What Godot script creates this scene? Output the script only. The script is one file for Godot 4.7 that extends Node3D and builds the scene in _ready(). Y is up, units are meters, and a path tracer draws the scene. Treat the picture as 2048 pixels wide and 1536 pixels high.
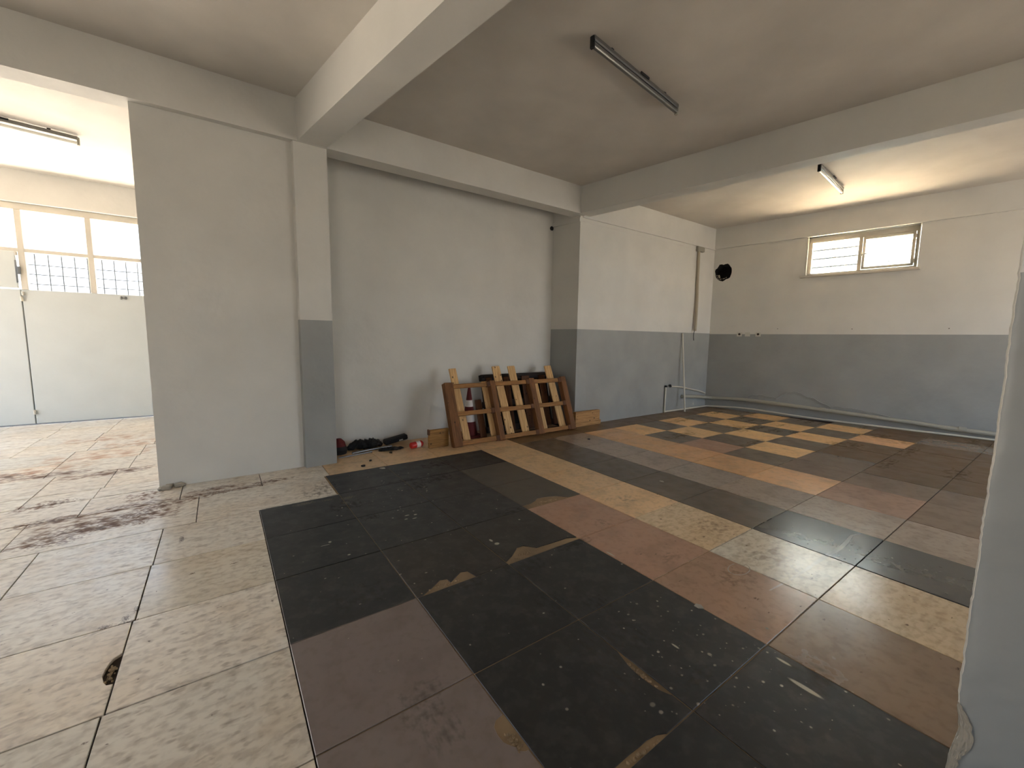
extends Node3D

# An empty shop hall: skewed plan, worn stone tiles, pallets in a niche, glazed steel gate in the side room.

const CEIL := 3.64      # underside of the slab
const BEAM := 3.25      # underside of the beams
const DADO := 1.54      # top of the grey oil paint
const ZA := -4.66       # face of the beams and the column
const SK := 0.176       # the cross beams run askew: x grows by this for each metre of z
var M := {}
var rng := RandomNumberGenerator.new()
var taken := {}
var e_frame: Transform3D

func _ready() -> void:
	rng.seed = 7
	# ---- camera
	var cam := Camera3D.new()
	cam.name = "camera"
	cam.fov = 85.874
	cam.near = 0.02
	cam.far = 200.0
	cam.position = Vector3(0, 1.38, 0)
	cam.basis = Basis.from_euler(Vector3(deg_to_rad(-6.295), deg_to_rad(-35.209), deg_to_rad(0.785)))
	add_child(cam)
	cam.current = true
	# ---- sky, sun, exposure
	var env := Environment.new()
	var sm := ProceduralSkyMaterial.new()
	sm.sky_top_color = Color(0.62, 0.76, 0.92)
	sm.sky_horizon_color = Color(0.93, 0.95, 0.96)
	sm.ground_bottom_color = Color(0.62, 0.57, 0.5)
	sm.ground_horizon_color = Color(0.8, 0.78, 0.74)
	sm.sun_angle_max = 1.0
	sm.energy_multiplier = 1.25
	var sky := Sky.new()
	sky.sky_material = sm
	env.background_mode = Environment.BG_SKY
	env.sky = sky
	env.tonemap_mode = Environment.TONE_MAPPER_LINEAR
	env.tonemap_exposure = 4.6
	env.sdfgi_enabled = true
	env.ssao_enabled = true
	env.ssil_enabled = true
	var we := WorldEnvironment.new()
	we.name = "world_environment"
	we.environment = env
	add_child(we)
	var sun := DirectionalLight3D.new()
	sun.name = "sun"
	sun.light_color = Color(1.0, 0.95, 0.88)
	sun.light_energy = 21.0
	sun.light_angular_distance = 0.5
	sun.shadow_enabled = true
	add_child(sun)
	sun.look_at_from_position(Vector3(-4.0, 22, 3.5), Vector3.ZERO, Vector3.UP)

	materials()
	shell()
	beams()
	gate()
	back_window()
	floor_tiles()
	lamps()
	pallets()
	services()
	junk()
	surroundings()

# ------------------------------------------------------------------ helpers
func numbered(called: String) -> String:
	if not taken.has(called):
		taken[called] = 0
		return called
	taken[called] += 1
	return "%s_%03d" % [called, taken[called]]

func thing(called: String, label: String, category: String, at := Vector3.ZERO, turn := 0.0, group := "") -> Node3D:
	var o := Node3D.new()
	o.name = numbered(called)
	add_child(o)
	o.position = at
	o.rotation.y = turn
	o.set_meta("label", label)
	o.set_meta("category", category)
	if group:
		o.set_meta("group", group)
	return o

func struct(called: String, label := "", category := "") -> Node3D:
	var o := Node3D.new()
	o.name = called
	add_child(o)
	o.set_meta("kind", "structure")
	if label:
		o.set_meta("label", label)
		o.set_meta("category", category)
	return o

func stool() -> SurfaceTool:
	var st := SurfaceTool.new()
	st.begin(Mesh.PRIMITIVE_TRIANGLES)
	st.set_smooth_group(-1)
	return st

func part(called: String, st: SurfaceTool, m: Material, parent: Node) -> MeshInstance3D:
	st.generate_normals()
	var o := MeshInstance3D.new()
	o.name = called
	o.mesh = st.commit()
	o.material_override = m
	o.cast_shadow = GeometryInstance3D.SHADOW_CASTING_SETTING_ON
	parent.add_child(o, true)
	return o

func tri(st: SurfaceTool, a: Vector3, b: Vector3, c: Vector3) -> void:
	st.add_vertex(a)
	st.add_vertex(b)
	st.add_vertex(c)

func quad(st: SurfaceTool, a: Vector3, b: Vector3, c: Vector3, d: Vector3) -> void:
	tri(st, a, b, c)
	tri(st, a, c, d)

# a box between two corners, edges chamfered by e
func cbox(st: SurfaceTool, lo: Vector3, hi: Vector3, e := 0.0, t := Transform3D()) -> void:
	var c := (lo + hi) / 2.0
	var h := (hi - lo) / 2.0
	e = minf(e, minf(h.x, minf(h.y, h.z)) * 0.45)
	for ax in 3:
		var u := (ax + 1) % 3
		var v := (ax + 2) % 3
		for s in [-1.0, 1.0]:
			var p := []
			for k in [[-1, -1], [1, -1], [1, 1], [-1, 1]]:
				var q := Vector3.ZERO
				q[ax] = s * h[ax]
				q[u] = k[0] * (h[u] - e)
				q[v] = k[1] * (h[v] - e)
				p.append(t * (c + q))
			if s > 0:
				quad(st, p[0], p[3], p[2], p[1])
			else:
				quad(st, p[0], p[1], p[2], p[3])
	if e <= 0.0:
		return
	for ax in 3:
		var u := (ax + 1) % 3
		var v := (ax + 2) % 3
		for su in [-1.0, 1.0]:
			for sv in [-1.0, 1.0]:
				var p := []
				for k in [[-1, 0], [1, 0], [1, 1], [-1, 1]]:
					var q := Vector3.ZERO
					q[ax] = k[0] * (h[ax] - e)
					q[u] = su * (h[u] - (0.0 if k[1] == 0 else e))
					q[v] = sv * (h[v] - (e if k[1] == 0 else 0.0))
					p.append(t * (c + q))
				if su * sv > 0:
					quad(st, p[0], p[3], p[2], p[1])
				else:
					quad(st, p[0], p[1], p[2], p[3])
	for sx in [-1.0, 1.0]:
		for sy in [-1.0, 1.0]:
			for sz in [-1.0, 1.0]:
				var a := t * (c + Vector3(sx * h.x, sy * (h.y - e), sz * (h.z - e)))
				var b := t * (c + Vector3(sx * (h.x - e), sy * h.y, sz * (h.z - e)))
				var d := t * (c + Vector3(sx * (h.x - e), sy * (h.y - e), sz * h.z))
				if sx * sy * sz > 0:
					tri(st, a, d, b)
				else:
					tri(st, a, b, d)

# plan polygon (x, z) raised from y0 to y1
func prism(st: SurfaceTool, poly: PackedVector2Array, y0: float, y1: float, e := 0.0) -> void:
	if Geometry2D.is_polygon_clockwise(poly):
		poly = poly.duplicate()
		poly.reverse()
	var top := poly
	if e > 0.0:
		var ins := Geometry2D.offset_polygon(poly, -e, Geometry2D.JOIN_MITER)
		if ins.size() == 1 and ins[0].size() == poly.size():
			top = ins[0]
			# keep corners paired
			var best := 0
			for k in top.size():
				if top[k].distance_to(poly[0]) < top[best].distance_to(poly[0]):
					best = k
			var turned := PackedVector2Array()
			for k in top.size():
				turned.append(top[(best + k) % top.size()])
			if Geometry2D.is_polygon_clockwise(turned) != Geometry2D.is_polygon_clockwise(poly):
				var back := PackedVector2Array([turned[0]])
				for k in range(turned.size() - 1, 0, -1):
					back.append(turned[k])
				turned = back
			top = turned
		else:
			e = 0.0
	var n := poly.size()
	var ys := y1 - e
	for i in n:
		var a := poly[i]
		var b := poly[(i + 1) % n]
		quad(st, Vector3(a.x, y0, a.y), Vector3(b.x, y0, b.y), Vector3(b.x, ys, b.y), Vector3(a.x, ys, a.y))
		if e > 0.0:
			var c := top[i]
			var d := top[(i + 1) % n]
			quad(st, Vector3(a.x, ys, a.y), Vector3(b.x, ys, b.y), Vector3(d.x, y1, d.y), Vector3(c.x, y1, c.y))
	var idx := Geometry2D.triangulate_polygon(top)
	for k in range(0, idx.size(), 3):
		var p := [top[idx[k]], top[idx[k + 1]], top[idx[k + 2]]]
		if (p[1] - p[0]).cross(p[2] - p[0]) < 0:
			p = [p[0], p[2], p[1]]
		tri(st, Vector3(p[0].x, y1, p[0].y), Vector3(p[1].x, y1, p[1].y), Vector3(p[2].x, y1, p[2].y))
	idx = Geometry2D.triangulate_polygon(poly)
	for k in range(0, idx.size(), 3):
		var p := [poly[idx[k]], poly[idx[k + 1]], poly[idx[k + 2]]]
		if (p[1] - p[0]).cross(p[2] - p[0]) > 0:
			p = [p[0], p[2], p[1]]
		tri(st, Vector3(p[0].x, y0, p[0].y), Vector3(p[1].x, y0, p[1].y), Vector3(p[2].x, y0, p[2].y))

func v2(a: Array) -> PackedVector2Array:
	var p := PackedVector2Array()
	for k in range(0, a.size(), 2):
		p.append(Vector2(a[k], a[k + 1]))
	return p

func rect(x0: float, z0: float, x1: float, z1: float) -> PackedVector2Array:
	return v2([x0, z0, x1, z0, x1, z1, x0, z1])

# round tube along points
func tube(st: SurfaceTool, pts: Array, r: float, sides := 10, flat := 1.0, caps := true) -> void:
	st.set_smooth_group(0)
	var rings := []
	for i in pts.size():
		var d: Vector3 = (pts[mini(i + 1, pts.size() - 1)] - pts[maxi(i - 1, 0)]).normalized()
		var up := Vector3.UP if absf(d.y) < 0.9 else Vector3.RIGHT
		var x := d.cross(up).normalized()
		var y := x.cross(d).normalized()
		var ring := []
		for k in sides:
			var a := TAU * k / sides
			ring.append(pts[i] + x * cos(a) * r * flat + y * sin(a) * r)
		rings.append(ring)
	for i in pts.size() - 1:
		for k in sides:
			var j := (k + 1) % sides
			quad(st, rings[i][k], rings[i + 1][k], rings[i + 1][j], rings[i][j])
	st.set_smooth_group(-1)
	if caps:
		for k in range(1, sides - 1):
			tri(st, rings[0][0], rings[0][k], rings[0][k + 1])
			tri(st, rings[-1][0], rings[-1][k + 1], rings[-1][k])

# profile of (radius, height) turned about the y axis
func lathe(st: SurfaceTool, prof: Array, sides := 24, t := Transform3D()) -> void:
	for i in prof.size() - 1:
		st.set_smooth_group(i % 2)
		for k in sides:
			var a := TAU * k / sides
			var b := TAU * (k + 1) / sides
			var p0: Vector2 = prof[i]
			var p1: Vector2 = prof[i + 1]
			quad(st, t * Vector3(cos(a) * p0.x, p0.y, sin(a) * p0.x), t * Vector3(cos(a) * p1.x, p1.y, sin(a) * p1.x), t * Vector3(cos(b) * p1.x, p1.y, sin(b) * p1.x), t * Vector3(cos(b) * p0.x, p0.y, sin(b) * p0.x))
	st.set_smooth_group(-1)

func smooth_path(pts: Array, per := 6) -> Array:
	var c := Curve3D.new()
	for i in pts.size():
		var d: Vector3 = (pts[mini(i + 1, pts.size() - 1)] - pts[maxi(i - 1, 0)]) / 6.0
		c.add_point(pts[i], -d, d)
	var out := []
	for i in pts.size() - 1:
		for k in per:
			out.append(c.sample(i, float(k) / per))
	out.append(pts[-1])
	return out

# ------------------------------------------------------------------ materials
func plain(called: String, c: Color, rough := 0.8, metal := 0.0) -> StandardMaterial3D:
	var m := StandardMaterial3D.new()
	m.resource_name = called
	m.albedo_color = c
	m.roughness = rough
	m.metallic = metal
	M[called] = m
	return m

func noise_tex(seed_: int, freq: float, lo: Color, hi: Color, bump := false, size := 512, strength := 4.0) -> NoiseTexture2D:
	var n := FastNoiseLite.new()
	n.seed = seed_
	n.noise_type = FastNoiseLite.TYPE_SIMPLEX_SMOOTH
	n.frequency = freq
	n.fractal_octaves = 5
	var t := NoiseTexture2D.new()
	t.width = size
	t.height = size
	t.seamless = true
	t.noise = n
	if bump:
		t.as_normal_map = true
		t.bump_strength = strength
	else:
		var g := Gradient.new()
		g.set_color(0, lo)
		g.set_color(1, hi)
		t.color_ramp = g
	return t

func painted(called: String, c: Color, rough: float, spread := 0.05, bump := 0.35) -> StandardMaterial3D:
	var m := plain(called, c, rough)
	m.albedo_texture = noise_tex(called.hash() % 1000, 0.006, Color.WHITE.darkened(spread), Color.WHITE)
	m.normal_enabled = true
	m.normal_texture = noise_tex(called.hash() % 777, 0.012, Color.BLACK, Color.WHITE, true, 512, 3.0)
	m.normal_scale = bump
	m.uv1_triplanar = true
	m.uv1_world_triplanar = true
	m.uv1_scale = Vector3(0.45, 0.45, 0.45)
	return m

func wood(called: String, c_lo: Color, c_hi: Color, along_x: bool, knots := true) -> StandardMaterial3D:
	var n := FastNoiseLite.new()
	n.seed = called.hash() % 5000
	n.frequency = 0.045
	n.fractal_octaves = 4
	var im := n.get_image(192, 24)
	im.resize(192, 384, Image.INTERPOLATE_CUBIC)
	var w := 192
	var h := 384
	var out := Image.create(w, h, false, Image.FORMAT_RGB8)
	for y in h:
		for x in w:
			var g := im.get_pixel(x, y).r
			var ring := 0.5 + 0.5 * sin((x * 0.16 + g * 9.0) * 1.6)
			var k := clampf(0.55 * g + 0.35 * ring * ring, 0.0, 1.0)
			out.set_pixel(x, y, c_lo.lerp(c_hi, k))
	if knots:
		var r2 := RandomNumberGenerator.new()
		r2.seed = n.seed
		for i in 7:
			var cx := r2.randi_range(12, w - 12)
			var cy := r2.randi_range(12, h - 12)
			var rr := r2.randf_range(3.0, 6.5)
			for dy in range(-9, 10):
				for dx in range(-7, 8):
					var d := Vector2(dx, dy * 0.7).length() / rr
					if d < 1.0:
						out.set_pixel(cx + dx, cy + dy, out.get_pixel(cx + dx, cy + dy).lerp(c_lo.darkened(0.55), 1.0 - d * d))
	if along_x:
		out.rotate_90(CLOCKWISE)
	var m := plain(called, Color.WHITE, 0.75)
	m.albedo_texture = ImageTexture.create_from_image(out)
	m.uv1_triplanar = true
	m.uv1_scale = Vector3(1.3, 2.6, 2.6) if along_x else Vector3(2.6, 1.3, 2.6)
	return m

func materials() -> void:
	painted("white_paint", Color(0.86, 0.85, 0.82), 0.6)
	painted("ceiling_paint", Color(0.84, 0.815, 0.775), 0.75, 0.06, 0.2)  # same white as the walls, floor bounce put in as a browner tint
	painted("grey_paint", Color(0.635, 0.64, 0.625), 0.42, 0.08, 0.5)
	painted("gate_paint", Color(0.80, 0.81, 0.79), 0.45, 0.03, 0.12)
	painted("frame_paint", Color(0.83, 0.80, 0.74), 0.5, 0.06, 0.2)
	painted("bare_plaster", Color(0.80, 0.76, 0.69), 0.9, 0.3, 1.2)
	painted("arris", Color(0.90, 0.88, 0.83), 0.85, 0.12, 0.6)
	painted("paving", Color(0.44, 0.425, 0.41), 0.45, 0.15, 0.1)
	painted("screed", Color(0.66, 0.56, 0.43), 0.95, 0.35, 1.2)
	painted("dirty_screed", Color(0.27, 0.21, 0.16), 0.95, 0.35, 1.0)
	painted("soot", Color(0.035, 0.03, 0.028), 0.95, 0.5, 1.0)  # near-black, for the wall hole and the painted shade behind the pallet slats
	painted("render_coat", Color(0.78, 0.88, 0.95), 0.9, 0.1, 0.4)
	painted("yard", Color(0.17, 0.17, 0.17), 0.95, 0.2, 0.6)
	painted("terrace", Color(0.91, 0.85, 0.75), 0.95, 0.12, 0.4)
	painted("forecourt", Color(0.62, 0.60, 0.58), 0.95, 0.12, 0.4)
	plain("pipe_white", Color(0.83, 0.81, 0.75), 0.4)
	plain("pipe_grey", Color(0.66, 0.645, 0.59), 0.5)
	plain("plastic_white", Color(0.80, 0.79, 0.74), 0.45)
	plain("duct", Color(0.70, 0.66, 0.58), 0.5)
	plain("plastic_grey", Color(0.60, 0.585, 0.53), 0.5)
	plain("hole_black", Color(0.02, 0.02, 0.02), 0.6)
	plain("dark_rubber", Color(0.03, 0.03, 0.035), 0.7)
	plain("steel", Color(0.55, 0.56, 0.57), 0.3, 0.9)
	plain("lamp_body", Color(0.50, 0.49, 0.47), 0.45, 0.2)
	plain("lamp_chrome", Color(0.50, 0.50, 0.49), 0.3, 0.7)
	plain("tube_glass", Color(0.93, 0.92, 0.88), 0.12)
	plain("red_plastic", Color(0.72, 0.10, 0.06), 0.4)
	plain("dull_red", Color(0.36, 0.06, 0.06), 0.75)
	plain("cone_white", Color(0.85, 0.82, 0.80), 0.6)
	plain("iron_bar", Color(0.22, 0.23, 0.25), 0.7, 0.0)
	var g := plain("glass_clear", Color(0.90, 0.96, 0.97, 0.05), 0.05)
	g.transparency = BaseMaterial3D.TRANSPARENCY_ALPHA
	var f := plain("glass_frosted", Color(0.93, 0.97, 0.98, 0.18), 0.5)
	f.transparency = BaseMaterial3D.TRANSPARENCY_ALPHA
	f.backlight_enabled = true
	f.backlight = Color(0.7, 0.75, 0.78)
	wood("old_wood_y", Color(0.36, 0.23, 0.12), Color(0.60, 0.40, 0.22), false)
	wood("old_wood_x", Color(0.50, 0.34, 0.18), Color(0.76, 0.55, 0.31), true)
	wood("new_wood_y", Color(0.74, 0.56, 0.35), Color(0.96, 0.82, 0.60), false)
	wood("dark_wood_y", Color(0.28, 0.16, 0.085), Color(0.52, 0.33, 0.17), false)
	wood("dark_wood_x", Color(0.10, 0.065, 0.045), Color(0.20, 0.13, 0.085), true)
	wood("box_wood_x", Color(0.50, 0.36, 0.18), Color(0.70, 0.52, 0.28), true)
	wood("block_wood_x", Color(0.58, 0.42, 0.25), Color(0.80, 0.63, 0.42), true)

# ------------------------------------------------------------------ shell
# a wall with a straight plan edge, grey to the dado line, white above
func dado_wall(root: Node3D, poly: PackedVector2Array, y1: float, grey := "grey_paint") -> void:
	var st := stool()
	prism(st, poly, -0.1, DADO)
	part("dado", st, M[grey], root)
	st = stool()
	prism(st, poly, DADO, y1)
	part("upper_wall", st, M.white_paint, root)

func white_wall(called: String, poly: PackedVector2Array, y0 := -0.1, y1 := CEIL, mat := "white_paint", label := "", category := "wall") -> Node3D:
	var o := struct(called, label, category)
	var st := stool()
	prism(st, poly, y0, y1)
	part("plaster", st, M[mat], o)
	return o

func ex(z: float) -> float:   # inner face of the far wall
	return 8.38 + 0.19 * (z + 4.737)

func shell() -> void:
	# slab overhead
	var c := struct("ceiling", "plain white plastered ceiling between the beams", "ceiling")
	var st := stool()
	prism(st, v2([-4.95, -9.35, ex(-9.35) + 0.28, -9.35, ex(3.65) + 0.28, 3.65, -4.95, 3.65]), CEIL, CEIL + 0.25)
	part("slab", st, M.ceiling_paint, c)
	# partition beside the column, its free end worn
	white_wall("wall_partition", v2([-0.512, -4.73, 0.675, -4.735, 0.675, -4.85, -0.512, -4.85]), -0.02, BEAM, "white_paint", "plain white partition wall with a free left end", "wall")
	# column: grey below, white above
	var col := struct("wall_column", "square white column with a grey painted foot", "column")
	dado_wall(col, v2([0.672, -4.675, 0.978, -4.685, 0.935, -4.95, 0.62, -4.95]), BEAM)
	# niche wall behind the pallets and the pier that closes it
	white_wall("wall_niche", rect(0.6, -5.5, 4.9, -5.26), -0.1, CEIL, "white_paint", "white recessed wall behind the pallets", "wall")
	var side := struct("wall_side", "wall right of the pallets, white above grey dado", "wall")
	dado_wall(side, v2([4.575, -4.737, 8.9, -4.737, 8.9, -5.5, 4.44, -5.5]), CEIL)
	st = stool()
	cbox(st, Vector3(4.56, 3.165, -4.752), Vector3(8.33, 3.225, -4.735), 0.004)
	part("plaster_band", st, M.white_paint, side)
	st = stool()
	prism(st, v2([4.575, -4.737, 4.565, -4.75, 4.455, -5.26, 4.48, -5.26]), 3.165, 3.225)
	part("plaster_band", st, M.white_paint, side)
	st = stool()
	lathe(st, [Vector2(0.0, 0.0), Vector2(0.03, 0.0), Vector2(0.035, 0.012), Vector2(0.0, 0.012)], 10, Transform3D(Basis(Vector3.RIGHT, PI / 2), Vector3(4.44, 3.14, -5.255)))
	part("capped_pipe_end", st, M.hole_black, side)
	# far wall, in its own frame: x along the wall from the corner, z into the room
	var d := Vector3(0.19, 0, 1.0).normalized()
	e_frame = Transform3D(Basis(d, Vector3.UP, d.cross(Vector3.UP)), Vector3(8.38, 0, -4.737))
	far_wall()
	# outer walls that the picture does not show, closing the hall
	var lw := struct("wall_left", "white wall of the hall beyond the left edge", "wall")
	st = stool()
	for b in [[-9.35, -8.9], [-5.1, -2.2], [-1.4, 3.65]]:
		prism(st, rect(-4.95, b[0], -4.7, b[1]), -0.1, CEIL)
	prism(st, rect(-4.95, -8.9, -4.7, -5.1), 3.2, CEIL)
	prism(st, rect(-4.95, -2.2, -4.7, -1.4), 2.0, CEIL)
	part("plaster", st, M.white_paint, lw)
	var bw := struct("wall_behind", "white wall of the hall behind the camera", "wall")
	st = stool()
	for b in [[-4.95, -2.9], [-1.3, 5.6], [9.3, 10.6]]:
		prism(st, rect(b[0], 3.4, b[1], 3.65), -0.1, CEIL)
	prism(st, rect(-2.9, 3.4, -1.3, 3.65), 2.5, CEIL)
	prism(st, rect(5.6, 3.4, 9.3, 3.65), 3.1, CEIL)
	part("plaster", st, M.white_paint, bw)
	white_wall("wall_store", rect(0.62, -9.35, 0.9, -4.95), -0.1, CEIL, "white_paint", "white side wall of the bright left room", "wall")
	# the worn wall end close to the camera
	near_wall()

func arris(nf: FastNoiseLite, n: FastNoiseLite, y: float) -> float:
	return nf.get_noise_2d(y * 4.0, 3.0) * 0.0022 + n.get_noise_2d(y * 0.8, 9.0) * 0.004 + maxf(0.0, nf.get_noise_2d(y * 9.0, 31.0) - 0.25) * 0.008

func near_wall() -> void:
	var o := struct("wall_near", "worn grey wall end close to the camera with chipped corner", "wall")
	var n := FastNoiseLite.new()
	n.seed = 31
	n.frequency = 2.2
	n.fractal_octaves = 4
	var nf := FastNoiseLite.new()
	nf.seed = 5
	nf.frequency = 11.0
	var x0 := 1.70
	var z0 := -0.140
	for seg in [[0.0, 1.568, M.grey_paint, "dado"], [1.568, CEIL, M.white_paint, "upper_wall"]]:
		var st := stool()
		st.set_smooth_group(1)
		var rows := 110
		var cols := 34
		var grid := []
		for j in rows + 1:
			var y: float = lerpf(seg[0], seg[1], float(j) / rows)
			var edge := arris(nf, n, y)
			# the knocked-out chip near the floor
			var chip := exp(-pow((y - 0.26) / 0.065, 2.0)) * 0.012
			var line := []
			for i in cols + 1:
				var u := pow(float(i) / cols, 1.8) * 1.5
				var b := n.get_noise_2d(u * 1.2, y) * 0.007 + nf.get_noise_2d(u * 1.5, y * 1.5) * 0.0025 - maxf(0.0, nf.get_noise_2d(u * 0.8 + 40.0, y * 0.8) - 0.3) * -0.008
				var round_off := 0.010 * exp(-u / 0.008)
				line.append(Vector3(x0 + b + round_off + SK * u + chip * exp(-u / 0.05), y, z0 + u + edge * exp(-u / 0.06) + chip * exp(-u / 0.06)))
			grid.append(line)
		for j in rows:
			for i in cols:
				quad(st, grid[j][i], grid[j][i + 1], grid[j + 1][i + 1], grid[j + 1][i])
		part(seg[3], st, seg[2], o)
		# the bare arris: a strip of plaster where the paint has gone, wrapping onto the end face
		st = stool()
		for j in rows:
			var a: Vector3 = grid[j][0]
			var b: Vector3 = grid[j + 1][0]
			var wa := Vector3(-0.0012, 0, 0.0045 + 0.006 * maxf(0.0, nf.get_noise_2d(a.y * 6.0, 70.0)))
			var wb := Vector3(-0.0012, 0, 0.0045 + 0.006 * maxf(0.0, nf.get_noise_2d(b.y * 6.0, 70.0)))
			quad(st, a + Vector3(-0.0016, 0, 0), b + Vector3(-0.0016, 0, 0), b + wb, a + wa)
			quad(st, a + Vector3(-0.0016, 0, 0), b + Vector3(-0.0016, 0, 0), b + Vector3(0.012, 0, -0.004), a + Vector3(0.012, 0, -0.004))
			quad(st, a + Vector3(0.012, 0, -0.004), b + Vector3(0.012, 0, -0.004), b + Vector3(0.27, 0, 0.0), a + Vector3(0.27, 0, 0.0))
		part("bare_arris", st, M.arris, o)
	var st2 := stool()
	prism(st2, v2([1.745, -0.125, 1.97, -0.125, 2.56, 3.42, 2.03, 3.42, 1.745, 0.0]), 0.0, CEIL)
	part("core", st2, M.white_paint, o)
	# exposed plaster of the chip
	st2 = stool()
	var coarse := [Vector2(-0.002, 0.345), Vector2(0.016, 0.325), Vector2(0.028, 0.29), Vector2(0.036, 0.25), Vector2(0.034, 0.215), Vector2(0.024, 0.19), Vector2(0.018, 0.16), Vector2(0.008, 0.12), Vector2(-0.002, 0.09)]
	var out := []
	for k in coarse.size() - 1:
		for q in 3:
			var c: Vector2 = coarse[k].lerp(coarse[k + 1], q / 3.0)
			out.append(Vector2(c.x + (nf.get_noise_2d(c.y * 20.0, 5.0) * 0.006 if c.x > 0.004 else 0.0), c.y))
	out.append(coarse[-1])
	for k in out.size() - 1:
		for q in 9:
			var f0 := q / 9.0
			var f1 := (q + 1) / 9.0
			var p := []
			for w in [[k, f0], [k, f1], [k + 1, f1], [k + 1, f0]]:
				var u: float = lerpf(-0.004, out[w[0]].x, w[1])
				var y: float = out[w[0]].y
				var b := n.get_noise_2d(maxf(u, 0.0) * 1.2, y) * 0.007
				var chip := exp(-pow((y - 0.26) / 0.065, 2.0)) * 0.012
				var uu := maxf(u, 0.0)
				var edge := arris(nf, n, y)
				p.append(Vector3(x0 + b - 0.0035 + 0.010 * exp(-uu / 0.008) + SK * uu + chip * exp(-uu / 0.05) + nf.get_noise_2d(u * 9.0, y * 7.0) * 0.006, y, z0 + u + edge * exp(-uu / 0.06) + chip * exp(-uu / 0.06)))
			quad(st2, p[0], p[1], p[2], p[3])
	part("chipped_plaster", st2, M.bare_plaster, o)

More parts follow.
